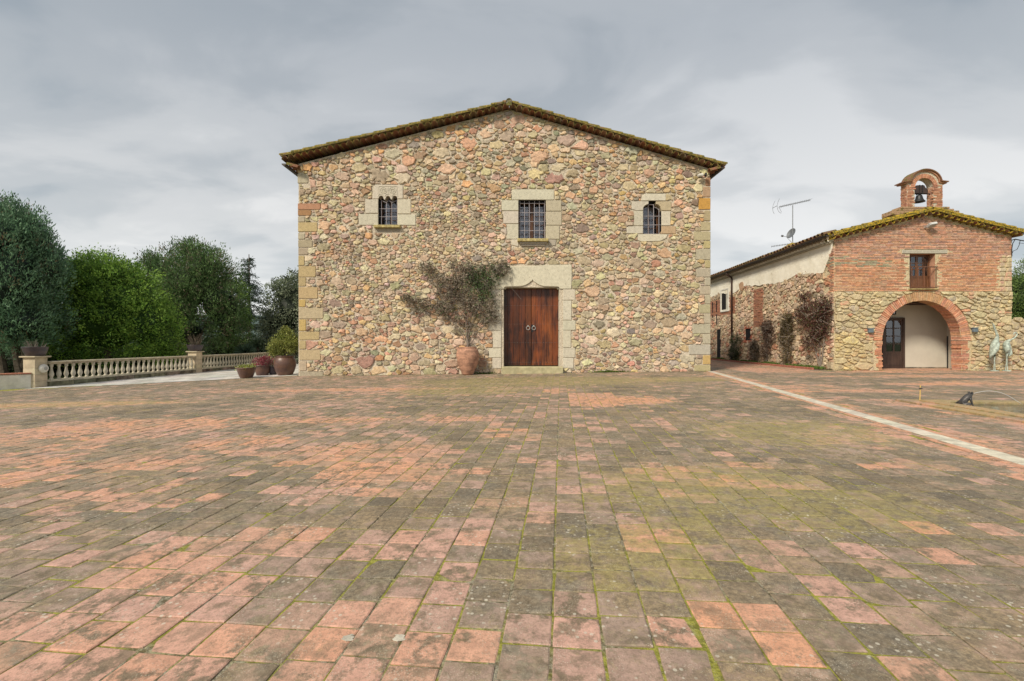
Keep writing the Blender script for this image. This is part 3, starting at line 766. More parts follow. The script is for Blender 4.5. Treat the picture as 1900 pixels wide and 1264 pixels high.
LQ = [(308,320,562,YEL),(323,340,572,GRY),(378,389,595,(.42,.23,.14)),(390,400,578,(.36,.2,.1)),(402,412,566,GRY),(413,430,589,YEL),(433,444,566,GRY),(446,459,580,(.4,.34,.24)),(461,473,572,(.40,.33,.24)),(475,493,565,YEL),(494,514,586,YEL),(515,531,568,YEL),(533,554,590,YEL),(556,569.5,567,(.5,.37,.14)),(571,591.5,600,(.46,.38,.25)),
      (593,614,568,(.5,.37,.15)),(615.5,630.5,593,YEL),(632,648,568,YEL),(649.5,668,595,(.46,.36,.22)),(670,688,569,(.42,.35,.25)),(689.5,699.5,600,(.37,.32,.24))]
LQX = lambda y: 553+(y-310)/390*4
for (a, b, x, c) in LQ: dblk([(LQX(b)-.8,b),(x-1,b),(x,b-2),(x,a+1),(x-1,a),(LQX(a)-.8,a)], c, .3, .025)
RQ = [(368,389,1296,(.50,.27,.07)),(391,410,1306,(.4,.33,.2)),(412,428,1300,(.42,.36,.22)),(430,446,1287,(.44,.38,.25)),(447.5,461,1305,(.44,.38,.2)),(462.5,482,1291,(.42,.38,.28)),(483,497,1308,(.44,.37,.2)),(498.5,514,1292,(.42,.38,.29)),(515.5,530,1308,(.42,.38,.29)),(531,546,1298,(.43,.38,.28)),(547.5,564,1308,(.43,.39,.28)),(565.5,581,1297,(.42,.38,.24)),(582,600,1306,(.44,.39,.3)),
      (601,619,1285,(.45,.41,.31)),(620.5,638,1303,(.45,.41,.31)),(639.5,658,1278,(.46,.43,.36)),(659.5,676,1304,(.5,.35,.15)),(677.5,688.6,1288,(.40,.34,.2)),(330,345,1309,(.36,.2,.12)),(347,366,1304,(.42,.28,.18))]
for (a, b, x, c) in RQ: dblk([(x,b),(1318,b),(1318,a),(x+1,a),(x,a+2)], c, .3, .025)
rr = random.Random(9)
RECTS = []
for (poly, c, back, h, wav) in DB:
    pl = [(fx(p[0])+rr.uniform(-1,1)*.003*wav, fz(p[1])+rr.uniform(-1,1)*.003*wav) for p in poly]
    vs, fs, cc = block(pl, FR, h, back, jit(c, rr, .06), .012)
    mb = MB(); mb.add(vs, fs, cc); mb.build('stone_block', M['dressed'], house)
    us = [p[0] for p in pl]; v_ = [p[1] for p in pl]; g = .006
    RECTS.append((min(us)-g, min(v_)-g, max(us)+g, max(v_)+g))
RECTS += [(a, b, c, d) for (a, b, c, d) in OPEN]+[rect(930,679,1045,692), rect(692,417,748,432), rect(957,443,1020,459)]
# carved tracery on the lintel of the left window
m = MB()
for cxl in (712, 728.5):
    for rad_ in (6.2, 3.2):
        ring = [V(fx(cxl+rad_*math.cos(t)), D-.034, fz(354+rad_*.95*math.sin(t))) for t in [2*math.pi*k/16 for k in range(17)]]
        m.tube(ring, .012, 5, GRAN, False)
    for k in range(6):
        t = R(60*k+15); m.tube([V(fx(cxl+1.2*math.cos(t)), D-.034, fz(354+1.2*math.sin(t))), V(fx(cxl+5.6*math.cos(t)), D-.034, fz(354+5.6*math.sin(t)))], .011, 4, GRAN)
fr_ = [V(fx(a), D-.034, fz(b)) for a, b in ((703.5,366),(703.5,346.5),(737,346.5),(737,366))]; m.tube(fr_, .01, 4, GRAN)
m.tube([V(fx(720.2), D-.034, fz(347)), V(fx(720.2), D-.034, fz(361))], .012, 4, GRAN)
for cxl in (707,720.2,733.3): m.tube([V(fx(cxl+6.2*math.cos(R(t))), D-.034, fz(367.5-6.6*math.sin(R(t)))) for t in range(15,170,15)], .009, 4, GRAN)
m.build('tracery', M['dressed'], house)
# sills
m = MB(); m.bbox((fx(695.5), D-.16, fz(424)), (fx(744.5), D+.02, fz(419)), .012); m.build('window_sill', M['lichen'], house)
m = MB(); m.bbox((fx(960), D-.20, fz(450)), (fx(1017), D+.02, fz(444.5)), .012); m.build('window_sill', M['lichen'], house)
m = MB(); m.bbox((fx(964), D-.13, fz(453.6)), (fx(1014), D+.02, fz(450.3)), .01, (.40,.36,.3)); m.bbox((fx(967), D-.08, fz(457)), (fx(1011), D+.02, fz(454)), .01, (.40,.36,.3)); m.build('sill_moulding', M['dressed'], house)
m = MB(); m.bbox((fx(931), D-.32, gz(0)-.02), (fx(1043.5), D+.40, fz(680.3)), .02); m.build('doorstep', M['greenstep'], house)

# the rubble of the facade
def facade_size(u, v):
    px, py = u/S+CX, CY-(v-CH)/S
    k = .96+.34*mn.noise(V(px*.012, py*.014, 2.))
    if py < 360: k += .22*(1-max(0, py-300)/60)
    if 760 < px < 930 and 370 < py < 520: k -= .26
    if 560 < px < 760 and 440 < py < 600: k -= .12
    if py > 600 and px < 930: k += .10
    if px > 1070 and py > 480: k += .08
    return max(.62, k)
PAL = [((.44,.36,.25),24),((.50,.43,.31),15),((.46,.32,.215),10),((.42,.35,.23),16),((.47,.31,.14),9),((.29,.25,.20),9),((.37,.17,.11),6),((.45,.22,.14),3.5),((.19,.12,.09),4),((.13,.13,.125),3.5),((.36,.34,.29),4),((.52,.28,.09),3),((.40,.28,.24),3)]
def facade_colour(u, v, area, r):
    px, py = u/S+CX, CY-(v-CH)/S; wt = []
    g1 = mn.noise(V(px*.02, py*.02, 5.)); 
    for i, (c, w_) in enumerate(PAL):
        k = w_
        if py > 590 and px < 930 and i in (2, 6, 7): k *= 2.3
        if px > 1060 and 440 < py < 640 and i in (0, 1, 3): k *= 2.0
        if py < 330 and i in (4, 8, 9, 11): k *= 1.7
        if 720 < px < 930 and 400 < py < 560 and i in (1, 3, 0): k *= 2.4
        if g1 > .15 and i in (2, 7): k *= 2.
        if area < .012 and i in (7, 11): k *= .5
        wt.append(k)
    c = r.choices([p[0] for p in PAL], wt)[0]
    c = tuple(x*.62+.38*y for x, y in zip(c, (.50,.425,.325)))
    return jit(tuple(x*y for x, y in zip(c, (1.15, 1.10, 1.03))), r, .32)
def line_below(p, q):                                         # half plane under the segment p-q in (u,v)
    a, b = -(q[1]-p[1]), (q[0]-p[0]); return (a, b, a*p[0]+b*p[1])
gl = line_below((fx(LX), fz(LY+1)), (fx(APX), fz(APY+1))); gr = line_below((fx(APX), fz(APY+1)), (fx(RX), fz(RY+1)))
bounds = [(-1,0,-(fx(555.2))), (1,0,fx(1316.5)), (0,-1,.12), gl, gr]
lb = line_below((fx(554), gz(fx(554))), (fx(1317), gz(fx(1317)))); bounds[2] = (-lb[0], -lb[1], -lb[2]-.0)
def fins(u, v): return fx(556) < u < fx(1315.5) and gz(u)+.02 < v < roofz(u)-.03
px_ = S
st = rubble(FR, bounds, RECTS, fins, facade_size, (fx(554), -.1, fx(1317), fz(204)), [(8.2*px_, 200), (5.9*px_, 800), (4.2*px_, 3600)], 2.45*px_, 1.55, facade_colour, .40*px_, .034, 42000, 4, .36)
pieces(house, 'stone', st, M['stone'], 300, 'rubble_stones')
print('facade stones', len(st))

# doors
leafs = []
for side in (0, 1):
    root = MB(); a, b = (935, 986.2) if side == 0 else (986.8, 1037.6)
    root.box((fx(a), D+.33, fz(679)), (fx(b), D+.37, fz(533.2)), (.5,.45,.45)); lf = root.build('door_leaf', M['door'], house); leafs.append(lf)
    edges = [935, 941.5, 952, 963.5, 975, 986.2] if side == 0 else [986.8, 995.3, 1005.3, 1015.8, 1026, 1037.6]
    for p, q in zip(edges[:-1], edges[1:]):
        k = rr.uniform(.75, 1.15)*(.62 if side == 0 else .92); mb = MB()
        mb.bbox((fx(p)+.003, D+.295, fz(679)), (fx(q)-.003, D+.33, fz(533.4)), .006, (k, k*rr.uniform(.9,1.05), k)); mb.build('plank', M['door'], lf)
    mb = MB()
    for yy in (566, 601, 636, 673):
        for k in range(17):
            xx = a+2+(b-a-4)*k/16; c0 = V(fx(xx), D+.295, fz(yy)); mb.add([c0+V(-.011,0,0), c0+V(0,0,-.011), c0+V(.011,0,0), c0+V(0,0,.011), c0+V(0,-.012,0)], [(0,1,4),(1,2,4),(2,3,4),(3,0,4)])
    so_ = mb.build('studs', M['steel'], lf); so_['kind'] = 'stuff'
    mb = MB(); xx = 980.3 if side == 0 else 991
    mb.tube([V(fx(xx)+.068*math.sin(t), D+.262, fz(608.5)+.068*math.cos(t)) for t in [2*math.pi*k/20 for k in range(21)]], .011, 6, cap=False)
    mb.bbox((fx(xx)-.03, D+.265, fz(608.5)+.05), (fx(xx)+.03, D+.295, fz(608.5)+.105), .008); mb.build('ring_knocker', M['lampgrey'], lf)
mb = MB(); mb.bbox((fx(986.4), D+.275, fz(616)), (fx(990), D+.295, fz(602)), .004); mb.build('lock_plate', M['iron'], leafs[1])

# windows: frame, panes, curtain, bars
def window(px0, py0, px1, py1, vx, hy, mull, bartop=None):
    w_ = MB(); y = D+.42; t = 2.2
    w_.bbox((fx(px0), y, fz(py1)), (fx(px0+t), y+.05, fz(py0)), .006); w_.bbox((fx(px1-t), y, fz(py1)), (fx(px1), y+.05, fz(py0)), .006)
    w_.bbox((fx(px0+t), y, fz(py1)), (fx(px1-t), y+.05, fz(py1-t)), .006); w_.bbox((fx(px0+t), y, fz(py0+t)), (fx(px1-t), y+.05, fz(py0)), .006)
    for (a, b) in mull: w_.bbox((fx(a), y-.002, fz(py1-t)), (fx(b), y+.048, fz(py0+t)), .006)
    for yy in hy: w_.bbox((fx(px0+t), y+.012, fz(yy+2.6)), (fx(px1-t), y+.04, fz(yy+1.6)), .003)
    win = w_.build('window', M['wood'], house)
    g = MB(); g.add([V(fx(px0+t), y+.03, fz(py1-t)), V(fx(px1-t), y+.03, fz(py1-t)), V(fx(px1-t), y+.03, fz(py0+t)), V(fx(px0+t), y+.03, fz(py0+t))], [(0,1,2,3)]); g.build('pane', M['glass'], win)
    c = MB(); n_ = 40; vs = []
    for k in range(n_+1):
        xx = fx(px0+t)+(fx(px1-t)-fx(px0+t))*k/n_; yy = y+.14+.02*math.sin(k*1.3)+.012*math.sin(k*2.9)
        vs += [V(xx, yy, fz(py1-t)), V(xx, yy, fz(py0+4))]
    c.add(vs, [(2*k, 2*k+2, 2*k+3, 2*k+1) for k in range(n_)]); c.build('curtain', M['curtain'], win, True)
    b = MB(); yb = D+.09
    for i, xx in enumerate(vx):
        b.tube([V(fx(xx), yb, fz(py1)), V(fx(xx), yb, fz(bartop[i] if bartop else py0))], .012, 6)
    for yy in hy: b.tube([V(fx(px0), yb-.012, fz(yy)), V(fx(px1), yb-.012, fz(yy))], .011, 6)
    return win, b, yb
win, b, yb = window(702.5,362,737.5,418.5,(706.5,716,726,736),(386.5,401.5),[(718.5,721.5)],(369.5,374.5,374.5,369.5))
b.tube([V(fx(x), yb, fz(y)) for x, y in ((706.5,417),(706.5,370),(711,373),(715,374.5),(718,373),(720.5,369.5),(723,373),(727,374.5),(731,373),(736,369.5),(736,417),(706.5,417))], .011, 6); b.build('bars', M['bars'], win)
win, b, yb = window(962,371.5,1013,443.5,(964.8,973.3,982.2,991.8,1001,1010.8),(393.8,410.4,427.3),[(984.5,990.5)])
b.tube([V(fx(964.8), yb, fz(376.3)), V(fx(1010.8), yb, fz(376.3))], .012, 6); b.build('bars', M['bars'], win)
win, b, yb = window(1192.8,373,1227,434.5,(1195,1204,1214,1224),(400.4,416.7),[(1208,1211)],(386,378,378,386))
b.tube([V(fx(x), yb, fz(y)) for x, y in ((1195,433),(1195,389),(1198,385),(1203.5,383),(1205,378.5),(1213,378.5),(1214.5,383),(1220,385),(1224,389),(1224,433),(1195,433))], .011, 6); b.build('bars', M['bars'], win)

# roof
def barrel(p, d, up, L_, r0, r1, th=.018, n=8, c=(1,1,1), arc=180, flip=1):
    """half round clay tile from p along d; r0 at the start, r1 at the end; open underneath"""
    d = d.normalized(); s = d.cross(up).normalized(); u = s.cross(d).normalized(); vs = []
    for (q, r) in ((p, r0), (p+d*L_, r1)):
        for rr_ in (r, r-th):
            for k in range(n+1):
                t = R((180-arc)/2+arc*k/n); vs.append(q+s*math.cos(t)*rr_+u*math.sin(t)*rr_*flip)
    m_ = n+1; fs = []
    for k in range(n):
        fs.append((k, k+1, 2*m_+k+1, 2*m_+k)); fs.append((m_+k+1, m_+k, 3*m_+k, 3*m_+k+1))
        fs.append((k+1, k, m_+k, m_+k+1)); fs.append((2*m_+k, 2*m_+k+1, 3*m_+k+1, 3*m_+k))
    fs.append((0, 2*m_, 3*m_, m_)); fs.append((n, m_+n, 3*m_+n, 2*m_+n))
    return vs, fs, c
CLAY = [(.32,.15,.09),(.36,.17,.11),(.24,.12,.085),(.29,.20,.13),(.38,.22,.15)]
def gable_roof(parent, d, A, Cc, B, mat, pitch, tl, depth_back, rw, bandh, mossmat, under=None, rows=2, ov=.32, undertile=.5):
    """A left tip, Cc apex, B right tip: underside points (px,py) at depth d"""
    up = V(0,0,1)
    for side, (P0, P1) in enumerate(((A, Cc), (B, Cc))):
        a, b = at(*P0, d), at(*P1, d); sl_ = (b-a); Ls = sl_.length; sd = sl_.normalized(); nrm = V(-sd.z, 0, sd.x) if sd.x > 0 else V(sd.z, 0, -sd.x)
        n_ = int(abs(b.x-a.x)/pitch)
        for k in range(n_):                                   # cornice: ends of cover tiles toward the court
            q = a+sl_*((k+.5)/n_); cc = jit(random.choice(CLAY), random, .15); mb = MB()
            tl_ = V(random.uniform(-.03,.03), 1, random.uniform(-.02,.02))
            mb.add(*barrel(V(q.x, d-ov+random.uniform(-.03,.03), q.z-.01), tl_, nrm*.6+up*.4, .62, pitch*.50, pitch*.42, .016, 8, cc)); mb.build('cornice_tile', mat, parent)
        # bedding over the cornice
        mb = MB(); t0 = pitch*.42
        def slab(y0, y1, h0, h1, c, ext=0.):
            vs = []
            for h in (h0, h1):
                for (p_, y_) in ((a-sd*ext, y0), (b, y0), (b, y1), (a-sd*ext, y1)): 
                    q = p_+nrm*h; vs.append(V(q.x, y_, q.z))
            mb.add(vs, [(0,3,2,1),(4,5,6,7),(0,1,5,4),(1,2,6,5),(2,3,7,6),(3,0,4,7)], c)
        slab(d-ov-.03, d+depth_back, t0+.02, t0+bandh, (.30,.23,.14)); recalc(mb.build('roof_bedding', mossmat, parent))
        for row in range(rows):                               # verge tiles running up the slope
            yv = d-ov+.06+row*.27; n2 = int(Ls/tl)
            for k in range(n2+1):
                L_ = min(tl*1.18, Ls-k*tl+.04)
                if L_ < .12: continue
                q = a+sd*(k*tl-.03)+nrm*(t0+bandh-.03); cc = jit(random.choice(CLAY), random, .2); mb = MB()
                p0 = V(q.x, yv+random.uniform(-.015,.015), q.z)+nrm*.035
                mb.add(*barrel(p0, sd-nrm*.05, nrm, L_, rw, rw*.82, .016, 8, cc)); mb.build('roof_tile', mat, parent)
        mb = MB(); y_ = d-ov+.06+rows*.27; 
        while y_ < d+depth_back:
            q = a+nrm*(t0+bandh-.01); mb.add(*barrel(V(q.x, y_, q.z), sd, nrm, Ls, rw, rw, .016, 5, (.24,.13,.08))); y_ += .27
        ro = mb.build('back_roof_tiles', mat, parent); ro['kind'] = 'stuff'
        # soffit tiles and gutter along the side eave
        sg = 1 if side == 0 else -1
    return
gable_roof(house, D, (530, 302.5), (945, 204), (1338, 318.5), M['rtile'], .24, .455, 13.9, .10, .06, M['rtile'])
a = at(944.5, 187, D-.44); m = MB(); m.add(*barrel(a+V(0,0,-.02), V(0,1,-.0), V(0,0,1), .5, .12, .11, .02, 10, (.24,.2,.14))); m.add([a+V(-.10,.02,-.16), a+V(.10,.02,-.16), a+V(.10,.02,.05), a+V(.06,.02,.09), a+V(-.06,.02,.09), a+V(-.10,.02,.05)], [(0,1,2,3,4,5)], (.3,.27,.2)); m.build('ridge_tile', M['rtile3'], house)
m = MB()
y_ = D+.2
while y_ < D+13.8: m.add(*barrel(V(a.x, y_, a.z-.05), V(0,1,0), V(0,0,1), .46, .13, .12, .02, 6, (.24,.16,.1))); y_ += .4
ro = m.build('ridge_tiles', M['rtile'], house); ro['kind'] = 'stuff'
for sg, (tx, ty) in ((-1, (524, 303.5)), (1, (1344, 309.5))):   # half round gutters
    p = at(tx, ty, D-.30); m = MB(); vs = []
    for y_ in (D-.30, D+13.8):
        for k in range(9):
            t = R(180+180*k/8); vs.append(V(p.x-sg*.05+.085*math.cos(t), y_, p.z+.085*math.sin(t)))
    m.add(vs, [(k, k+1, 9+k+1, 9+k) for k in range(8)]+[(8,7,6,5,4,3,2,1,0)]); m.build('gutter', M['gutter'], house)
    m = MB()
    for k in range(50):                                       # soffit of clay tiles under the eave
        y_ = D-.2+k*.28; x_w = fx(554) if sg < 0 else fx(1317)
        m.add(*barrel(V(x_w-sg*.1, y_, p.z-.16), V(sg, 0, .28), V(0,0,1), abs(p.x-x_w)-.02, .13, .13, .018, 6, jit(CLAY[k % 5], random, .1)))
    ob = m.build('soffit_tiles', M['rtile3'], house); ob['kind'] = 'stuff'
print('house done')

# =================================================================== CHAPEL WING
C = 18.0; SC = C/F
chap = thing('brick_and_stone_chapel', 'brick and stone building with round arched porch and small bell gable on top', 'building', (16.3, C, .08))
def cx(px): return (px-CX)*SC
def cz(py): return CH-(py-CY)*SC
CF = (V(0, C, 0), V(1,0,0), V(0,0,1), V(0,-1,0))
CXL, CXR = cx(1548), cx(1877); APc = cx(1720); zL, zA, zR = cz(443), cz(398), cz(437)
def croof(u): return zL+(zA-zL)*(u-CXL)/(APc-CXL) if u < APc else zA+(zR-zA)*(u-APc)/(CXR-APc)
AX, AZ, AR = cx(1710), cz(632), 74*SC
WX0, WX1, WZ0, WZ1 = cx(1687.6), cx(1735), cz(536), cz(471)
xs = sorted(set([CXL, CXR, APc, WX0, WX1]+[AX-AR+2*AR*k/32 for k in range(33)]))
def crng(u):
    lo = (lambda x: AZ+math.sqrt(max(0, AR**2-(x-AX)**2))) if abs(u-AX) < AR else (lambda x: -.2)
    if WX0 < u < WX1: return [(lo, lambda x: WZ0), (lambda x: WZ1, lambda x: croof(x)+.03)]
    return [(lo, lambda x: croof(x)+.03)]
m = MB(); sheet(CF, xs, crng, m)
# right flank and back of the front block, interior of the porch
m.add([V(CXR,C,-.2), V(CXR,40,-.2), V(CXR,40,zR), V(CXR,C,zR)], [(0,1,2,3)])
m.build('wall', M['mortar_y'], chap)
WU = V(.05, 1, 0).normalized(); WN = V(-1, .05, 0).normalized(); WO = V(CXL, C, 0); WF = (WO, WU, V(0,0,1), WN); WL = 21.
m = MB(); m.add([WO+V(0,0,-.2), WO+WU*WL+V(0,0,-.2), WO+WU*WL+V(0,0,5.45), WO+V(0,0,5.45)], [(3,2,1,0)]); m.add([WO+WU*WL+V(0,0,-.2), WO+WU*WL+V(7,0,-.2), WO+WU*WL+V(7,0,5.45), WO+WU*WL+V(0,0,5.45)], [(3,2,1,0)]); m.build('side_wall', M['mortar_y'], chap)
PB = 19.35
m = MB(); zt = AZ+AR+.06
m.add([V(AX-2.3,C+.02,.06), V(AX-2.3,PB,.06), V(AX-2.3,PB,zt), V(AX-2.3,C+.02,zt)], [(0,1,2,3)])
m.add([V(AX+2.3,C+.02,.06), V(AX+2.3,PB,.06), V(AX+2.3,PB,zt), V(AX+2.3,C+.02,zt)], [(3,2,1,0)])
m.add([V(AX-2.3,PB,.06), V(AX+2.3,PB,.06), V(AX+2.3,PB,zt), V(AX-2.3,PB,zt)], [(0,1,2,3)])
m.build('porch_wall', M['porch'], chap)
m = MB(); m.box((AX-2.3,C+.02,zt), (AX+2.3,PB,zt+.05)); m.build('porch_ceiling', M['dwood'], chap)
for k in range(4): m = MB(); m.bbox((AX-2.25, C+.5+k*.27, zt-.13), (AX+2.25, C+.6+k*.27, zt-.002), .01); m.build('beam', M['dwood'], chap)
m = MB(); m.box((AX-2.3,C+.0,.0), (AX+2.3,PB,.086), (.15,.6,0)); m.build('porch_floor', M['floor'], chap)
# porch door
px0, px1 = X(1638, PB), X(1676.6, PB); pz1 = Z(589.6, PB); y = PB-.06
m = MB(); z0 = .088
m.bbox((px0-.06, y-.02, z0), (px0+.04, y+.05, pz1), .008); m.bbox((px1-.09, y-.02, z0), (px1, y+.05, pz1), .008); m.bbox((px0+.04, y-.02, pz1-.09), (px1-.09, y+.05, pz1), .008)
pd = m.build('porch_door', M['dwood'], chap)
a0, a1 = px0+.045, px1-.095; m = MB()
m.bbox((a0, y, z0), (a1, y+.04, z0+.72), .006); m.bbox((a0+.08, y-.012, z0+.12), (a1-.08, y+.0, z0+.6), .012)
gz0, gz1 = z0+.72, pz1-.10
for xx in (a0, (a0+a1)/2-.03, a1-.06): m.bbox((xx, y, gz0), (xx+.06, y+.04, gz1), .005)
for k in range(1, 5): zz_ = gz0+(gz1-gz0)*k/4; m.bbox((a0+.06, y+.002, zz_-.035), (a1-.06, y+.038, zz_), .004)
m.build('door_leaf', M['dwood'], pd)
for i in range(2):
    for k in range(4):
        xa = a0+.06+i*((a1-a0)/2-.03); xb = xa+(a1-a0)/2-.09; za = gz0+(gz1-gz0)*k/4; zb = za+(gz1-gz0)/4-.035
        m = MB(); m.add([V(xa,y+.02,za), V(xb,y+.02,za), V(xb,y+.02,zb), V(xa,y+.02,zb)], [(0,1,2,3)]); m.build('pane', M['glass'], pd)
m = MB(); m.add([V(a0,y+.045,z0), V(a1,y+.045,z0), V(a1,y+.045,gz1), V(a0,y+.045,gz1)], [(0,1,2,3)]); m.build('dark_interior', M['dark'], pd)
m = MB(); m.bbox((X(1757,PB)-.018, PB-.05, .09), (X(1757,PB)+.018, PB-.01, Z(624,PB)), .006); m.build('corner_post', M['iron'], chap)
m = MB(); m.box((AX-2.28, PB-.02, .088), (AX+2.28, PB-.002, .14)); m.build('skirting', M['dirtystone'], chap)
# arch ring and jambs of brick
rr = random.Random(21); NB = 74; R0, R1 = AR, 90*SC; arch = []
BR = [(.60,.29,.18),(.64,.33,.20),(.56,.25,.15),(.60,.36,.24),(.50,.25,.17)]
for k in range(NB):
    t0, t1 = math.pi*k/NB+.004, math.pi*(k+1)/NB-.004; r0 = R0+rr.uniform(-.008,.008); r1 = R1+rr.uniform(-.015,.015); h = rr.uniform(.02,.04)
    vs = []
    for y_ in (C-h, C+.43):
        for (r_, t) in ((r0,t0),(r1,t0),(r1,t1),(r0,t1)): vs.append(V(AX+r_*math.cos(t), y_, AZ+r_*math.sin(t)))
    cc = jit(rr.choice(BR), rr, .1)
    if .35 < k/NB < .62: cc = tuple(a*.55+b*.45 for a, b in zip(cc, (.42,.33,.14)))
    arch.append((1, vs, [(0,1,2,3),(7,6,5,4),(0,4,5,1),(1,5,6,2),(2,6,7,3),(3,7,4,0)], cc))
for sg in (-1, 1):
    z_ = .09
    while z_ < AZ-.02:
        wd = rr.choice([.14,.22,.28,.12]); a_, b_ = (AX-R0-wd, AX-R0+rr.uniform(-.03,.02)) if sg < 0 else (AX+R0+rr.uniform(-.02,.03), AX+R0+wd)
        h = rr.uniform(.02,.045); hh = min(.058, AZ-.003-z_)
        x0_, x1_, y0_, y1_ = a_, b_, C-h, C+.43
        vs = [V(x,y_,z) for z in (z_, z_+hh) for (x,y_) in ((x0_,y0_),(x1_,y0_),(x1_,y1_),(x0_,y1_))]
        arch.append((.5, vs, [(3,2,1,0),(4,5,6,7),(0,1,5,4),(1,2,6,5),(2,3,7,6),(3,0,4,7)], jit(rr.choice(BR), rr, .12))); z_ += .068
for (a_, vs, fs, c_) in arch: mb = MB(); mb.add(vs, fs, c_); recalc(mb.build('arch_brick', M['brick'], chap))
# brick front
zS = cz(541)
def bcol(u, v, r):
    base = [(.61,.31,.185),(.65,.355,.21),(.57,.275,.16),(.62,.39,.25),(.50,.28,.19)]
    if v > 4.45: base = [(.60,.30,.20),(.52,.29,.21),(.45,.27,.22),(.62,.34,.22),(.56,.36,.27),(.50,.29,.21)]
    if 4.15 < v < 4.6 and u < 14.9: base += [(.36,.33,.22),(.38,.35,.25)]*2
    return jit(r.choice(base), r, .12)
rows = []; v = zS+.01; k = 0
while v < zA: rows.append((v, CXL, CXR)); v += .064
def breg(u, v, a, b):
    if v+.03 > croof(u)-.04 or v+.03 > croof(a)-.03 or v+.03 > croof(b)-.03: return False
    if cx(1673)-.02 < b and a < cx(1757)+.02 and WZ1-.04 < v < WZ1+.17: return False
    if b > WX0 and a < WX1 and WZ0-.06 < v < WZ1+.02: return False
    if u > cx(1854) and v < cz(474): return False
    return True
bk = bricks(CF, rows, .29, .064, .022, breg, bcol, rr)
pieces(chap, 'brick', bk, M['brick'], 300, 'wall_bricks')
m = MB(); m.bbox((cx(1673), C-.035, WZ1+.004), (cx(1757), C+.25, WZ1+.142), .012, (.44,.41,.34)); m.build('lintel', M['dressed'], chap)
m = MB()                                                      # reveal of the balcony window
m.add([V(WX0,C,WZ0),V(WX1,C,WZ0),V(WX1,C,WZ1),V(WX0,C,WZ1),V(WX0,C+.3,WZ0),V(WX1,C+.3,WZ0),V(WX1,C+.3,WZ1),V(WX0,C+.3,WZ1)], [(0,4,5,1),(2,6,7,3),(0,3,7,4),(1,5,6,2)], (.47,.25,.16)); m.build('reveal', M['brick'], chap)
y = C+.24; m = MB()
for (a_, b_) in ((WX0, WX0+.07), (WX1-.07, WX1), ((WX0+WX1)/2-.05, (WX0+WX1)/2+.05)): m.bbox((a_, y, WZ0), (b_, y+.05, WZ1), .006)
m.bbox((WX0+.07, y+.002, WZ1-.08), (WX1-.07, y+.048, WZ1), .006)
bw = m.build('balcony_window', M['wood'], chap)
m = MB(); m.box((WX0+.07, y+.015, WZ0), (WX1-.07, y+.04, WZ0+.55)); m.build('lower_panel', M['wood'], bw)
for i in range(2):
    xa = WX0+.07+i*((WX1-WX0)/2-.02); xb = xa+(WX1-WX0)/2-.12
    m = MB(); m.add([V(xa,y+.02,WZ0+.55), V(xb,y+.02,WZ0+.55), V(xb,y+.02,WZ1-.08), V(xa,y+.02,WZ1-.08)], [(0,1,2,3)]); m.build('pane', M['glass'], bw)
    m = MB(); m.bbox(((xa+xb)/2-.012, y+.005, WZ0+.55), ((xa+xb)/2+.012, y+.03, WZ1-.08), .003)
    for k in (1, 2): zq = WZ0+.55+(WZ1-WZ0-.63)*k/3; m.bbox((xa, y+.006, zq-.012), (xb, y+.029, zq+.012), .003)
    m.build('glazing_bar', M['wood'], bw)
m = MB(); m.add([V(WX0,y+.06,WZ0),V(WX1,y+.06,WZ0),V(WX1,y+.06,WZ1),V(WX0,y+.06,WZ1)], [(0,1,2,3)]); m.build('dark_interior', M['dark'], bw)
ZR = cz(496); m = MB(); m.bbox((WX0-.03, C-.09, ZR-.02), (WX1+.05, C-.06, ZR+.02), .006)
rail = m.build('balcony_railing', M['wood'], chap)
m = MB(); m.bbox((WX0-.01, C-.088, WZ0+.03), (WX1+.02, C-.062, WZ0+.06), .005); m.build('lower_rail', M['wood'], rail)
for k in range(5):
    xx = WX0+.03+(WX1-WX0-.06)*k/4; m = MB(); m.bbox((xx-.016, C-.086, WZ0+.06), (xx+.016, C-.064, ZR-.02), .004, (1.25,1.1,1.)); m.build('bar', M['wood'], rail)
m = MB(); m.bbox((WX0-.05, C-.12, WZ0-.045), (WX1+.05, C+.2, WZ0-.004), .01, (1,1,1)); m.build('balcony_sill', M['lichen'], chap)
# lower field-stone wall
def ccol(u, v, a, r):
    if u < 13.9 and v < 1.6: return jit(r.choice([(.42,.33,.17),(.46,.36,.18),(.38,.31,.19)]), r, .12)
    return jit(r.choices([(.46,.37,.22),(.42,.35,.23),(.48,.40,.26),(.36,.31,.23),(.46,.29,.19),(.44,.22,.14),(.33,.28,.18)], [6,5,4,3,1.5,.6,2])[0], r, .13)
crects = [(AX-R1-.005, .0, AX+R1+.005, AZ), (cx(1848), cz(541), CXR, cz(472))]
rq = random.Random(12); yq = 541.
while yq > 475:
    hq = min(rq.uniform(7, 11), yq-473.5); wq = rq.uniform(9, 15)
    for (xa_, xb_) in ((1853.5, 1853.5+wq), (1854.3+wq, 1877.4)):
        q_ = [(cx(xa_)+rq.uniform(-.01,.01), cz(yq)+.008), (cx(xb_)-.012, cz(yq)+.008+rq.uniform(0,.02)), (cx(xb_)-.012-rq.uniform(0,.02), cz(yq-hq)-.008), ((cx(xa_)+cx(xb_))/2, cz(yq-hq)-rq.uniform(0,.01)), (cx(xa_)+.01, cz(yq-hq)-.01-rq.uniform(0,.02))]
        vs, fs, c_ = block(q_, CF, .035, .02, jit(rq.choice([(.56,.46,.30),(.60,.50,.36),(.52,.40,.30),(.58,.36,.26)]), rq, .1), .02); mb = MB(); mb.add(vs, fs, c_); mb.build('corner_stone', M['stone_y'], chap)
    yq -= hq
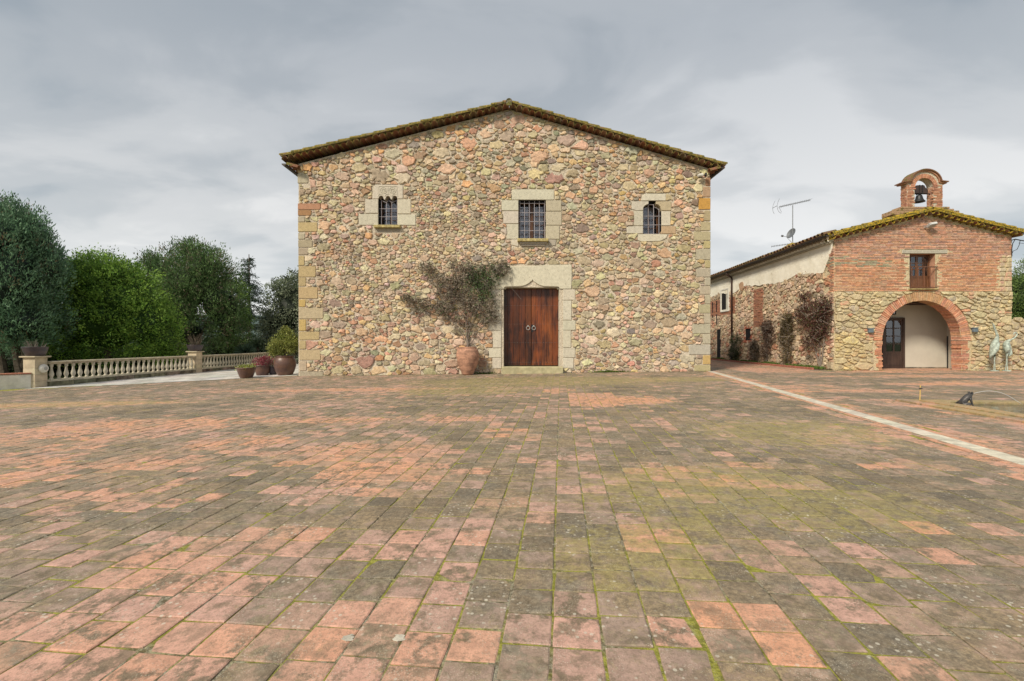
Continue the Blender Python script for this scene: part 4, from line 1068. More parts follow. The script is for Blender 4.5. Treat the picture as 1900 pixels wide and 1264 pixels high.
def cins(u, v):
    if not (CXL+.01 < u < CXR-.01 and .06 < v < cz(474)): return False
    if v > zS-.02 and u < cx(1847)+.02: return False
    return (u-AX)**2+(v-AZ)**2 > (R1+.03)**2
st = rubble(CF, [(-1,0,-CXL), (1,0,CXR), (0,-1,-.07)], crects, cins, lambda u, v: 1.0, (CXL, .0, CXR, cz(474)), [(.15, 50), (.105, 200), (.075, 700)], .05, 2.1, ccol, .004, .042, 12000, 31, .2)
# trim what reaches into the arch ring or the brick
keep = []
for (a_, vs, fs, c_) in [(q[0], q[1], q[2], tuple(x*1.38 for x in q[3])) for q in st]:
    bad = any(((p.x-AX)**2+(p.z-AZ)**2 < (R1-.01)**2 and p.z > AZ) for p in vs) or any(p.z > zS+.03 and p.x < cx(1847)-.03 for p in vs)
    if bad:
        q = []
        for p in vs:
            p = Vector(p)
            if p.z > zS-.01 and p.x < cx(1847): p.z = zS-.01
            dr = math.hypot(p.x-AX, p.z-AZ)
            if p.z > AZ-.05 and dr < R1+.01: k = (R1+.012)/dr; p.x = AX+(p.x-AX)*k; p.z = AZ+(p.z-AZ)*k
            q.append(p)
        vs = q
    keep.append((a_, vs, fs, c_))
pieces(chap, 'stone', keep, M['stone_y'], 300, 'wall_stones')
# --- long side wall
def side(px): k = (px-CX)/F; d = 11.82/(k-.05); return (d-18)*math.sqrt(1+.0025)
def pl_edge(u): return 4.02+.05*math.sin(u*1.1)+.16*mn.noise(V(u*.6, 0, 4))+.07*mn.noise(V(u*2.6, 1, 4))+.03*mn.noise(V(u*9, 1, 4))+min(.2, u*.03)
m = MB(); us = list(np.arange(0.02, WL, .06)); fnt = .05
vs = []
for u in us:
    lo = pl_edge(u) if u > .62 else 5.0-(u/.62)*.95+.0
    for (vv, nn) in ((lo, .02), (lo+.01, fnt), (5.2, fnt+.01*mn.noise(V(u*.7, 3, 1)))): vs.append(WO+WU*u+V(0,0,vv)+WN*nn)
m.add(vs, [(k*3+j, k*3+j+1, (k+1)*3+j+1, (k+1)*3+j) for k in range(len(us)-1) for j in range(2)]); m.build('plaster', M['plaster'], chap)
def scol(u, v, a, r):
    low = v < 1.6
    return jit(r.choices([(.60,.46,.33),(.64,.50,.36),(.48,.36,.25),(.52,.33,.23),(.48,.25,.17),(.38,.30,.22),(.60,.49,.35)], [6,4,4,3,3 if low else 1.2,3,2.5])[0], r, .15)
w0, w1, wz0, wz1 = side(1351), side(1339), 3.18, 4.42                  # window with pale surround
q0, q1, qz0, qz1 = side(1393), side(1383), 1.3, 1.95                   # small square opening
d0, d1, dz1 = side(1337), side(1330), 2.02                             # narrow doorway
srects = [(w0-.15, wz0-.1, w1+.15, 4.6), (q0, qz0, q1, qz1), (d0, -.1, d1, dz1), (-.02, 3.2, .62, 5.2), (side(1416), 2.0, side(1398), 4.2), (side(1364), 2.9, side(1318), 3.95)]
def sins(u, v): return .02 < u < WL-.1 and .1 < v < pl_edge(u)-.02
st = rubble(WF, [(-1,0,-.01), (1,0,WL), (0,-1,-.07)], srects, sins, lambda u, v: 1.+.15*mn.noise(V(u*.5, v*.5, 9)), (0, .05, WL, 4.4), [(.16, 120), (.115, 500), (.08, 1800)], .055, 1.5, scol, .006, .04, 16000, 47, .3)
SW = bpy.data.objects.get('side_wall')
pieces(SW, 'stone', st, M['stone'], 300, 'wall_stones')
bk = []
rows = [(3.2+.064*k, 0.005, .62) for k in range(28)]
bk += bricks(WF, rows, .29, .064, .045, lambda u, v, a, b: u < .28+.34*(.5+.5*math.sin(v*9)) if v < 4.2 else u < .5-(v-4.2)*.38, bcol, rr)
for (a_, b_, z0_, z1_) in ((side(1416), side(1398), 2.0, 4.1), (side(1364), side(1318), 2.9, 3.95)):
    rows = [(z0_+.064*k, a_, b_) for k in range(int((z1_-z0_)/.064))]
    bk += bricks(WF, rows, .29, .064, .035, lambda u, v, a, b: not (w0-.14 < u < w1+.14 and v > wz0-.08) and v < pl_edge(u), lambda u, v, r: jit(r.choice([(.44,.19,.12),(.48,.24,.15),(.40,.2,.14)]), r, .12), rr)
bk += bricks(WF, [(qz0-.12+.064*k, q0-.12, q1+.12) for k in range(14)], .2, .064, .06, lambda u, v, a, b: not (q0 < u < q1 and qz0 < v < qz1), lambda u, v, r: jit((.45,.13,.08), r, .1), rr)
pieces(SW, 'brick', bk, M['brick'], 200, 'wall_bricks')
def wbox(mb, u0, u1, n0, n1, z0, z1, c=(1,1,1), b=.01):
    Mx = Matrix(((WU.x, WN.x, 0, WO.x), (WU.y, WN.y, 0, WO.y), (0, 0, 1, 0), (0, 0, 0, 1))); mb.bbox((u0, n0, z0), (u1, n1, z1), b, c, Mx)
m = MB(); wbox(m, w0-.14, w0, -.05, .07, wz0-.09, wz1+.1); wbox(m, w1, w1+.14, -.05, .07, wz0-.09, wz1+.1); wbox(m, w0, w1, -.05, .08, wz0-.1, wz0); wbox(m, w0, w1, -.05, .068, wz1, wz1+.1); wbox(m, w0, w1, .012, .03, wz0, wz1, (.8,.8,.75))
sw = recalc(m.build('side_window', M['white'], chap))
m = MB(); m.add([WO+WU*(w0+.3)+WN*.034+V(0,0,wz0+.05), WO+WU*(w1-.03)+WN*.034+V(0,0,wz0+.05), WO+WU*(w1-.03)+WN*.034+V(0,0,wz1-.06), WO+WU*(w0+.3)+WN*.034+V(0,0,wz1-.06)], [(3,2,1,0)]); m.build('pane', M['dark'], sw)
m = MB(); wbox(m, q0, q1, .004, .012, qz0, qz1); recalc(m.build('small_opening', M['dark'], chap))
m = MB(); wbox(m, d0, d1, .004, .014, .05, dz1); recalc(m.build('doorway', M['dark'], chap))
for i, pxs in enumerate((1322.5, 1330)):
    for (z0_, z1_) in ((2.35, 3.0), (3.15, 3.85)):
        m = MB(); u_ = side(pxs); wbox(m, u_-.06, u_+.06, .038, .05, z0_, z1_, b=.002); recalc(m.build('slit', M['dark'], SW))
# eave of the side: sawtooth, gutter, tile ends, downpipe
m = MB(); wbox(m, 0.05, WL, -.05, .12, 5.12, 5.20, (.45,.40,.30), .006); wbox(m, .05, WL, -.05, .20, 5.30, 5.36, (.40,.33,.25), .006); recalc(m.build('cornice', M['dressed'], chap))
k = 0; u = .12
while u < WL-.2:
    m = MB(); c0 = WO+WU*u; 
    m.add([c0+WU*-.075+V(0,0,5.205), c0+WU*.075+V(0,0,5.205), c0+WN*.19+V(0,0,5.205), c0+WU*-.075+V(0,0,5.295), c0+WU*.075+V(0,0,5.295), c0+WN*.19+V(0,0,5.295)], [(2,1,0),(3,4,5),(0,1,4,3),(1,2,5,4),(2,0,3,5)], (1,1,1)); recalc(m.build('cornice_brick', M['plaster'], chap)); u += .235
m = MB(); vs = []
for u in (-.2, WL):
    for k in range(9):
        t = R(180+180*k/8); vs.append(WO+WU*u+WN*(.38+.075*math.cos(t))+V(0,0,5.40+.075*math.sin(t)))
m.add(vs, [(k, k+1, 9+k+1, 9+k) for k in range(8)]+[tuple(range(8,-1,-1))]); m.build('gutter', M['gutter'], chap)
u = side(1360); m = MB(); m.tube([WO+WU*u+WN*.38+V(0,0,5.34), WO+WU*u+WN*.34+V(0,0,5.2), WO+WU*u+WN*.12+V(0,0,5.05), WO+WU*u+WN*.10+V(0,0,4.9), WO+WU*u+WN*.10+V(0,0,.1)], .055, 8, (1.2,.8,.7)); m.build('downpipe', M['gutter'], chap, True)
CA = (1534, 441.5); CC = (1720, 396.5); CB = (1889, 439)
# roof: verge over the front, then tile ends along the side
gable_roof(chap, C, (1540, 445.5), (1720, 399.5), (1886, 440.5), M['rtile2'], .24, .42, .35, .10, .10, M['rtile2'], rows=2, ov=.26)
m = MB(); e0 = WO+WN*.36+V(0,0,5.50); rg_ = V(APc, C, zA+.26)
m.add([e0+WU*.3-V(0,0,.05), e0+WU*WL-V(0,0,.05), rg_+WU*WL, rg_+WU*.3], [(0,1,2,3)], (.24,.13,.08))
eR = V(CXR+.3, C, zR+.12); m.add([rg_+WU*.3, rg_+WU*WL, eR+WU*WL, eR+WU*.3], [(0,1,2,3)], (.24,.13,.08)); m.build('roof', M['rtile3'], chap)
sdv = (rg_-e0); sdv = V(sdv.x, 0, sdv.z).normalized()
u = .1; rr = random.Random(77)
while u < WL:
    mb = MB(); mb.add(*barrel(e0+WU*u+WN*(.03+rr.uniform(-.02,.02))+V(0,0,-.03), sdv, V(0,0,1), .55, .098, .085, .016, 8, jit(rr.choice([(.3,.15,.09),(.26,.14,.09),(.34,.22,.13)]), rr, .15)))
    mb.build('eave_tile', M['rtile3'], chap); u += .262
m = MB(); m.box((cx(1540)-.02, C-.2, cz(441)), (CXL+.2, C+.3, cz(436)), (.4,.2,.1)); m.build('corner_tile', M['rtile2'], chap)
# stub chimney with a hipped tile cap, carrying the aerial mast
chd = 23.; c0 = at(1471, 462, chd); m = MB(); m.bbox((c0.x-.28, chd-.28, 5.6), (c0.x+.28, chd+.28, Z(459,chd)), .02, (.45,.3,.2)); ch = m.build('chimney', M['brick'], chap)
m = MB(); zt_ = Z(450.5, chd); zb_ = Z(459.5, chd); q = .42
m.add([V(c0.x-q,chd-q,zb_), V(c0.x+q,chd-q,zb_), V(c0.x+q,chd+q,zb_), V(c0.x-q,chd+q,zb_), V(c0.x-.08,chd,zt_), V(c0.x+.1,chd,zt_)], [(0,1,5,4),(1,2,5),(2,3,4,5),(3,0,4),(3,2,1,0)], (.5,.25,.1)); m.build('cap', M['rtile2'], ch)
# bell gable
gd = C+.55; sg = gd/F
def gx(px): return (px-CX)*sg
def gzz(py): return CH-(py-CY)*sg
GX0, GX1, GC, GR = gx(1683), gx(1748.5), gx(1714.5), gx(1732)-gx(1714.5); GZ0, GZS = gzz(388), gzz(348); TH = .30
m = MB(); G1 = gd+TH; n_ = 20
def gtop(x): return gzz(340.5)+.0 if abs(x-(GX0+GX1)/2) > .56 else gzz(340.5)+math.sqrt(max(0, .56**2-(x-(GX0+GX1)/2)**2))*.86
xs = sorted(set([GX0, GX1]+[GX0+(GX1-GX0)*k/40 for k in range(41)]+[GC-GR, GC+GR]))
def grng(u):
    if abs(u-GC) < GR: return [(lambda x: GZS+math.sqrt(max(0, GR**2-(x-GC)**2)), gtop)]
    return [(lambda x: GZ0-.3, gtop)]
GF = (V(0,gd,0), V(1,0,0), V(0,0,1), V(0,-1,0)); GB = (V(0,G1,0), V(1,0,0), V(0,0,1), V(0,1,0))
sheet(GF, xs, grng, m); sheet(GB, xs, grng, m)
for (x_, f_) in ((GX0, (0,1,2,3)), (GX1, (3,2,1,0))): m.add([V(x_,gd,GZ0-.3), V(x_,G1,GZ0-.3), V(x_,G1,gtop(x_)), V(x_,gd,gtop(x_))], [f_])
arcp = [(GC-GR, GZ0-.1)]+[(GC+GR*math.cos(t), GZS+GR*math.sin(t)) for t in [math.pi*(1-k/16) for k in range(17)]]+[(GC+GR, GZ0-.1)]
for (p, q) in zip(arcp[:-1], arcp[1:]): m.add([V(p[0],gd,p[1]), V(q[0],gd,q[1]), V(q[0],G1,q[1]), V(p[0],G1,p[1])], [(0,1,2,3)], (1.,.6,.45))
bg_ = m.build('bell_gable', M['mortar'], chap)
rr = random.Random(8); bk = []
bc = lambda u, v, r: jit(r.choice([(.50,.24,.14),(.52,.27,.17),(.45,.2,.13)]), r, .12)
rows = [(GZ0-.25+.062*k, GX0, GX1) for k in range(int((gzz(342)-GZ0+.25)/.062))]
bk += bricks(GF, rows, .27, .062, .02, lambda u, v, a, b: (b < GC-GR+.02 or a > GC+GR-.02) and (u-GC)**2+(v-GZS)**2 > (GR+.17)**2 or (v < GZS and abs(u-GC) > GR-.0), bc, rr)
SFm = (V(GX0, gd, 0), V(0,1,0), V(0,0,1), V(-1,0,0)); bk += bricks(SFm, [(r_[0], 0.005, TH) for r_ in rows], .2, .062, .02, lambda *a: True, bc, rr)
IFm = (V(GC+GR, gd, 0), V(0,1,0), V(0,0,1), V(-1,0,0)); bk += bricks(IFm, [(r_[0], 0.005, TH) for r_ in rows if r_[0] < GZS], .2, .062, .012, lambda *a: True, bc, rr)
bk2 = []
for b_ in bk:                                                 # no brick may cross the opening
    bk2.append(b_)
for k in range(22):
    t0, t1 = math.pi*k/22+.012, math.pi*(k+1)/22-.012; vs = []
    for y_ in (gd-.024, gd+.02):
        for (r_, t) in ((GR-.005,t0),(GR+.16,t0),(GR+.16,t1),(GR-.005,t1)): vs.append(V(GC+r_*math.cos(t), y_, GZS+r_*math.sin(t)))
    bk2.append((1, vs, [(0,1,2,3),(7,6,5,4),(0,4,5,1),(1,5,6,2),(2,6,7,3),(3,7,4,0)], bc(0,0,rr)))
for (a_, vs, fs, c_) in bk2: mb = MB(); mb.add(vs, fs, c_); recalc(mb.build('brick', M['brick'], bg_))
GM = (GX0+GX1)/2; prof = [(GX0-.10, gzz(341)), (GX0+.02, gzz(340)-.01)]   # moulded coping following the curved top
def coping(off, th_, ov_, c, name, mat):
    pts = [(GX0-.13-ov_, gzz(341.5)+off), (GX0+.03, gzz(340.5)+off), (GM-.56, gzz(340.5)+.03+off)]+[(GM+(.56+off)*math.cos(t), gzz(340.5)+(.482+off)*math.sin(t)) for t in [math.pi*(1-k/16) for k in range(1, 16)]]+[(GM+.56, gzz(340.5)+.03+off), (GX1-.03, gzz(340.5)+off), (GX1+.13+ov_, gzz(341.5)+off)]
    m = MB(); vs = []
    for i, (x, z) in enumerate(pts):
        a_ = pts[max(i-1,0)]; b_ = pts[min(i+1,len(pts)-1)]; dx, dz = b_[0]-a_[0], b_[1]-a_[1]; l = math.hypot(dx, dz); nx_, nz_ = -dz/l, dx/l
        for (y_, h_) in ((gd-.05-ov_, 0), (gd-.05-ov_, th_), (G1+.05+ov_, th_), (G1+.05+ov_, 0)): vs.append(V(x+nx_*h_, y_, z+nz_*h_))
    n_ = len(pts); fs = [(i*4+k, (i+1)*4+k, (i+1)*4+(k+1) % 4, i*4+(k+1) % 4) for i in range(n_-1) for k in range(4)]+[(3,2,1,0), tuple((n_-1)*4+k for k in range(4))]
    m.add(vs, fs, c); recalc(m.build(name, mat, bg_))
coping(.0, .05, .0, (.45,.23,.14), 'moulding', M['brick']); coping(.052, .04, .05, (.30,.16,.10), 'coping_tiles', M['rtile3'])
m = MB()
for (a_, b_, z0_, z1_) in ((1662,1768,391.6,388.2),(1669,1760,388,384.4)):
    m.bbox((gx(a_), gd-.06, gzz(z0_)), (gx(b_), G1+.1, gzz(z1_)), .012, (.50,.33,.20))
m.bbox((gx(1652), gd-.10, gzz(400)), (gx(1776), G1+.15, gzz(392)), .012, (.50,.33,.20)); m.build('stepped_base', M['rtile3'], bg_)
bell = thing('bell', 'small black bell hanging from a wooden yoke in the brick bell gable', 'bell', (gx(1711), gd+.15, gzz(345)))
yk = gd+.15; m = MB(); bxx = gx(1711.5)
m.prism([(bxx-.30, gzz(357.5)), (bxx+.30, gzz(357.5)), (bxx+.30, gzz(351)), (bxx+.2, gzz(347)), (bxx+.15, gzz(342.6)), (bxx-.15, gzz(342.6)), (bxx-.2, gzz(347)), (bxx-.30, gzz(351))], yk-.07, yk+.07, (1,1,1)); recalc(m.build('yoke', M['dwood'], bell))
m = MB(); m.bbox((bxx-.055, yk-.09, gzz(359)), (bxx-.025, yk+.09, gzz(342)), .004); m.bbox((bxx+.055, yk-.09, gzz(359)), (bxx+.085, yk+.09, gzz(342)), .004); m.tube([V(GC-GR-.02, yk, gzz(357.8)), V(GC+GR+.02, yk, gzz(357.8))], .022, 8); m.build('strap', M['iron'], bell)
m = MB(); zb0 = gzz(373.2); hb = gzz(359.5)-zb0
m.lathe([(.205,0),(.19,.03),(.15,.08),(.125,.15),(.11,hb*.75),(.09,hb*.93),(.03,hb),(.02,hb+.04)], (bxx, yk, zb0), 20); m.build('bell_body', M['bell'], bell, True)
m = MB(); m.tube([V(bxx, yk, zb0+.1), V(bxx, yk, zb0-.03)], [.012,.03], 8); m.build('clapper', M['iron'], bell)
print('chapel done')

# --- lamps and fittings of the chapel front
def flood(px, py):
    t_ = thing('floodlight', 'small grey floodlight fixed to the brick gable above the balcony window', 'floodlight', (cx(px), C-.05, cz(py)))
    m = MB(); Mx = Matrix.Translation(V(cx(px)+.03, C-.20, cz(py)+.02)) @ Matrix.Rotation(R(-28),4,'X') @ Matrix.Rotation(R(-12),4,'Y'); m.bbox((-.16,-.10,-.06),(.16,.10,.06),.02,(1,1,1),Mx); m.build('housing', M['lampgrey'], t_)
    m = MB(); m.bbox((-.13,-.118,-.045),(.13,-.1,.045),.005,(1.6,1.6,1.6),Mx); m.build('lens', M['lampgrey'], t_)
    m = MB(); m.tube([V(cx(px)-.12, C-.03, cz(py)-.05), V(cx(px)-.1, C-.14, cz(py)-.02)], .02, 6); m.build('bracket', M['lampgrey'], t_)
flood(1719, 421)
for (px, py, lb_) in ((1611.7, 614, 'blue grey box lamp on the stone wall left of the arch'), (1804, 612.7, 'blue grey box lamp on the stone wall right of the arch')):
    t_ = thing('wall_lamp', lb_, 'lamp', (cx(px), C-.05, cz(py)), 'box lamps beside the arched porch')
    m = MB(); m.bbox((cx(px)-.09, C-.16, cz(py)-.08), (cx(px)+.09, C-.05, cz(py)+.07), .015); m.build('lamp_body', M['bluegrey'], t_)
    m = MB(); m.bbox((cx(px)-.11, C-.17, cz(py)+.07), (cx(px)+.11, C-.05, cz(py)+.10), .01); m.build('lamp_hood', M['bluegrey'], t_)
# hanging lantern in the porch
lx, ly, lz = X(1656, 18.9), 18.9, Z(577, 18.9)
t_ = thing('lantern', 'wrought iron lantern hanging under the arch above the porch door', 'lantern', (lx, ly, lz))
m = MB(); m.lathe([(.13,-.16),(.13,-.13),(.105,-.12)], (lx,ly,lz), 6)
m.lathe([(.12,.13),(.14,.13),(.05,.22),(.02,.27)], (lx,ly,lz), 6)
for k in range(6):
    t = R(60*k); m.tube([V(lx+.115*math.cos(t), ly+.115*math.sin(t), lz-.14), V(lx+.12*math.cos(t), ly+.12*math.sin(t), lz+.14)], .01, 4)
m.tube([V(lx,ly,lz+.26), V(lx,ly,zt-.001)], .008, 5); m.build('lantern_frame', M['iron'], t_)
m = MB(); m.lathe([(.095,-.12),(.1,.12)], (lx,ly,lz), 6); m.build('lantern_glass', M['glass'], t_)
# spotlight on the farmhouse corner
sx, sz_ = fx(1297), fz(328)
t_ = thing('spotlight', 'small black and white spotlight under the right end of the farmhouse eave', 'spotlight', (sx, D, sz_))
m = MB(); m.bbox((sx-.05, D-.06, sz_-.05), (sx+.1, D-.03, sz_+.06), .01); m.tube([V(sx+.05, D-.05, sz_), V(sx+.1, D-.16, sz_+.02)], .02, 6); m.build('bracket', M['iron'], t_)
m = MB(); m.tube([V(sx-.12, D-.2, sz_-.03), V(sx+.06, D-.18, sz_+.0), V(sx+.07, D-.18, sz_)], [.05,.07,.05], 10); m.build('lamp_head', M['white'], t_)
m = MB(); m.tube([V(sx+.13, D-.2, sz_+.0), V(sx+.2, D-.22, sz_-.01)], [.07,.08], 10); m.build('lamp_head', M['iron'], t_)

# --- aerials
ad = 23.; t_ = thing('tv_antenna', 'tall roof antenna on a thin mast standing by the tiled chimney', 'antenna', (c0.x, ad, Z(452, ad)))
AP = lambda px, py, dy=0: at(px, py, ad)+V(0, dy, 0)
m = MB(); m.tube([AP(1470.8, 451), AP(1470.8, 381)], .02, 8); m.build('mast', M['steel'], t_)
m = MB(); m.tube([AP(1446, 384.2), AP(1503, 371.3)], .013, 6)
for k in range(18):
    f = k/17; p = AP(1446+57*f, 384.2-12.9*f); m.tube([p+V(.0,-.16,.03), p+V(0,.16,-.03)], .005, 4); m.tube([p+V(0,0,-.05), p+V(0,0,.05)], .008, 4)
m.build('boom', M['steel'], t_)
m = MB(); m.tube([AP(1446.5,368.5), AP(1443.5,375), AP(1442,381), AP(1442.6,388), AP(1445,393), AP(1449,396), AP(1449.8,393), AP(1446,386)], .008, 5); m.tube([AP(1446.5,368.5,.4), AP(1443.5,375,.4), AP(1442,381,.4), AP(1442.6,388,.4), AP(1445,393,.4)], .008, 5); m.tube([AP(1442,382,0), AP(1442,382,.4)], .012, 5); m.build('reflector', M['steel'], t_)
m = MB(); ctr = AP(1467.5, 433); ax_ = V(-.92,-.2,.35).normalized(); s1 = ax_.cross(V(0,0,1)).normalized(); s2 = s1.cross(ax_)
vs = [ctr-ax_*.07]; n_ = 20
for (r_, h_) in ((.14,-.055),(.27,0.)): vs += [ctr+s1*math.cos(2*math.pi*k/n_)*r_+s2*math.sin(2*math.pi*k/n_)*r_+ax_*h_ for k in range(n_)]
m.add(vs, [(0, 1+(k+1) % n_, 1+k) for k in range(n_)]+[(1+k, 1+(k+1) % n_, 1+n_+(k+1) % n_, 1+n_+k) for k in range(n_)]); m.build('dish', M['steel'], t_)
m = MB(); m.tube([AP(1464.5, 441), AP(1452, 438)], .012, 5); m.tube([AP(1453, 438.3), AP(1450, 437.7)], .05, 8); m.tube([AP(1460.5,441.5), AP(1469,450)], .01, 4); m.build('dish_arm', M['steel'], t_)
t_ = thing('antenna', 'low thin antenna with many short rods left of the tall mast', 'antenna', tuple(at(1447, 455, ad+1.5)))
A2 = lambda px, py: at(px, py, ad+1.5)
m = MB(); m.tube([A2(1431.5, 457.6), A2(1464, 453)], .012, 5)
for k in range(12): p = A2(1431.5+32.5*k/11, 457.6-4.6*k/11); m.tube([p+V(0,0,-.05), p+V(0,0,.05)], .012, 4)
m.build('boom', M['steel'], t_)
m = MB(); m.tube([A2(1462, 453.4), A2(1462, 462)], .015, 5); m.build('mast', M['steel'], t_)
# cables at the right eave
t_ = thing('overhead_cable', 'black cables bracketed to the right corner of the brick gable', 'cable', (CXR, C, cz(450)))
m = MB(); P_ = lambda px, py: at(px, py, C-.08)
m.tube([P_(1877,446), P_(1884,444), P_(1893,446), P_(1930,452)], .02, 5); m.tube([P_(1884,444), P_(1879,452), P_(1877.5,461), P_(1877.5,476)], .014, 5); m.tube([P_(1893,446), P_(1891,455), P_(1887,463), P_(1880,466), P_(1878,470)], .01, 5); m.tube([P_(1890,451), P_(1935,456)], .008, 4); m.build('wires', M['iron'], t_)
m = MB(); m.tube([at(1878,437,C+.1), at(1897,434,C+.4)], .055, 8); m.build('gutter', M['gutter'], chap)

# --- planting strip along the side wall
pb = thing('planter_edging', 'low terracotta kerb along the planting bed under the long side wall', 'kerb', tuple(WO+WU*6+WN*.6))
m = MB(); wbox(m, .35, WL-1, .56, .64, .0, .17, (1,1,1), .012); recalc(m.build('kerb', M['brick'], pb)); pb.children[0].data.attributes['tint'].data.foreach_set('color', [.36,.13,.09,1]*len(pb.children[0].data.vertices))
m = MB(); wbox(m, .2, WL-1, .03, .56, .0, .11); m.add([], []); so_ = recalc(m.build('soil', M['soil'], pb))
rg = np.random.default_rng(5); n_ = 5000
uu = rg.uniform(.3, 14, n_); keep = np.array([mn.noise(Vector((u*.8, 0, 2))) > -.05 for u in uu]) | (uu < 2.4); uu = uu[keep]; nn_ = rg.uniform(.08, .55, len(uu))
pos = np.array([tuple(WO+WU*float(u)+WN*float(q)+V(0,0,.1)) for u, q in zip(uu, nn_)])
dirs = rg.normal(size=pos.shape)*.5+np.array([0,0,1.]); tint = np.array([.10,.16,.03])*rg.uniform(.6,1.5,(len(pos),1))
tag(leafcloud('grass', pos, dirs, .14, .02, tint), 'short bright grass in the bed below the side wall', 'grass', kind='stuff')

# =================================================================== climbing plants on the walls
def climber(name, label, zones, frame, stems, n, c1, c2, ll, lw, seed, thick=.22, twigs=120, potloc=None, third=None, twr=.004, cat='climbing plant'):
    """zones: (u,v,ru,rv,weight) on the wall plane; stems: polylines (u,v)"""
    O, U, Vv, Nn = frame; rg = np.random.default_rng(seed); Z_ = np.array(zones); wt = Z_[:, 4]/Z_[:, 4].sum()
    base = O+U*stems[0][0][0]+Vv*stems[0][0][1]+Nn*.15
    t_ = thing(name, label, cat, tuple(base))
    nc = n//7; k = rg.choice(len(Z_), nc, p=wt); a = rg.uniform(0, 2*np.pi, nc); r = np.sqrt(rg.random(nc))*rg.uniform(.85, 1.12, nc)
    r = r*(1+.3*np.array([mn.noise(Vector((math.cos(x)*2+i, math.sin(x)*2, seed))) for x, i in zip(a, k)]))
    cu = Z_[k, 0]+np.cos(a)*r*Z_[k, 2]; cv = Z_[k, 1]+np.sin(a)*r*Z_[k, 3]; cn = .06+rg.random(nc)**1.0*thick*(1.1-np.clip(r, 0, 1)*.6)
    hn = np.array([mn.noise(Vector((x*2.2, y*2.2, seed))) for x, y in zip(cu, cv)]); kp = hn > -.42; cu, cv, cn = cu[kp], cv[kp], cn[kp]; nc = len(cu)
    cc = rg.random(nc)
    cu, cv, cn, cc = [np.repeat(q, 7) for q in (cu, cv, cn, cc)]; m_ = len(cu)
    cu = cu+rg.normal(0, .045, m_); cv = cv+rg.normal(0, .045, m_); cn = np.maximum(.05, cn+rg.normal(0, .03, m_))
    Ov, Uv, Vn, Nv = [np.array(q) for q in (O, U, Vv, Nn)]
    pos = Ov+cu[:, None]*Uv+cv[:, None]*Vn+cn[:, None]*Nv
    dirs = rg.normal(size=pos.shape)*.7+Nv*.5+np.array([0,0,-.15])
    f = cc*.6+rg.random(m_)*.4
    tint = np.array(c1)*(1-f[:, None])+np.array(c2)*f[:, None]; tint *= rg.uniform(.7, 1.3, (m_, 1))
    if third is not None:
        g = np.array([third[1](float(a_), float(b_)) for a_, b_ in zip(cu, cv)]) > rg.random(m_); tint[g] = np.array(third[0])*rg.uniform(.55, 1.5, (int(g.sum()), 1))
    leafcloud('leaves', pos, dirs, ll, lw, tint, t_, seed=seed)
    mb = MB()
    for st_ in stems:
        pts = [O+U*p[0]+Vv*p[1]+Nn*(.06+.05*random.random()) for p in st_]; r0 = st_[0][2] if len(st_[0]) > 2 else .02
        mb.tube(pts, [max(.004, r0*(1-.75*i/(len(pts)-1))) for i in range(len(pts))], 6)
    sto = mb.build('stem', M['twig'], t_)
    mb = MB(); rl = random.Random(seed)
    for _ in range(twigs):
        i = rl.choices(range(len(zones)), [z[4] for z in zones])[0]; z = zones[i]; a_ = rl.uniform(0, 6.28); rr_ = rl.random()**.5
        p = O+U*(z[0]+math.cos(a_)*rr_*z[2])+Vv*(z[1]+math.sin(a_)*rr_*z[3])+Nn*rl.uniform(.05, thick)
        dd = (U*rl.uniform(-1,1)+Vv*rl.uniform(-.4,1)+Nn*rl.uniform(-.2,.4)).normalized(); L_ = rl.uniform(.15,.4)
        mb.tube([p, p+dd*L_*.5+Nn*.02, p+dd*L_+Vv*-.03], twr, 3, cap=False)
    tw = mb.build('twigs', M['twig'], t_); tw['kind'] = 'stuff'
    return t_
F2 = lambda px, py: (fx(px), fz(py))
zn = []
def zf(px, py, rx, ry, wgt): zn.append((fx(px), fz(py), rx*S, ry*S, wgt))
zf(868,540,42,32,24); zf(856,580,38,26,13); zf(866,612,22,20,3.5); zf(905,560,24,30,8); zf(893,585,30,24,7); zf(792,500,18,13,5); zf(812,515,22,14,4); zf(832,530,26,18,7); zf(858,497,24,14,7); zf(880,508,30,18,8)
zf(915,505,22,18,8); zf(932,498,13,13,4); zf(898,520,26,20,8); zf(762,556,22,8,4.5); zf(790,563,28,9,7); zf(822,573,24,13,6); zf(785,580,16,7,1.5); zf(830,548,22,18,5); zf(915,590,15,16,3); zf(866,638,9,8,.4); zf(755,551,13,5,1.2)
STM = [[(*F2(868,645), .035), F2(867,625), F2(866,600), F2(862,570), F2(858,540), F2(855,505)], [(*F2(867,640), .022), F2(872,610), F2(884,580), F2(893,545), F2(905,515), F2(932,498)], [(*F2(866,635), .02), F2(850,610), F2(825,580), F2(790,564), F2(748,552)],
       [(*F2(862,575), .016), F2(835,540), F2(810,515), F2(785,496)], [(*F2(932,496), .008), F2(945,505), F2(947,520), F2(949,535), F2(958,545), F2(967,556)], [(*F2(925,492), .008), F2(940,493), F2(948,503), F2(951,520), F2(950,534)], [(*F2(869,640), .018), F2(880,620), F2(905,600), F2(918,588)], [(*F2(870,642), .012), F2(868,620), F2(878,560), F2(886,520)]]
def green(u, v): 
    px, py = u/S+CX, CY-(v-CH)/S; return max(0, 1-((px-897)/42)**2-((py-527)/42)**2)*.95+.10
climber('climbing_plant', 'large half bare climber spreading over the facade from the terracotta urn beside the door', zn, FR, STM, 6800, (.12,.095,.07), (.42,.36,.28), .085, .045, 3, .34, 620, third=((.11,.16,.07), green))
def sc_(px, d_top, py): pass
def side_pt(px, py): u = side(px); d = 18+u/1.00125; return (u, Z(py, d))
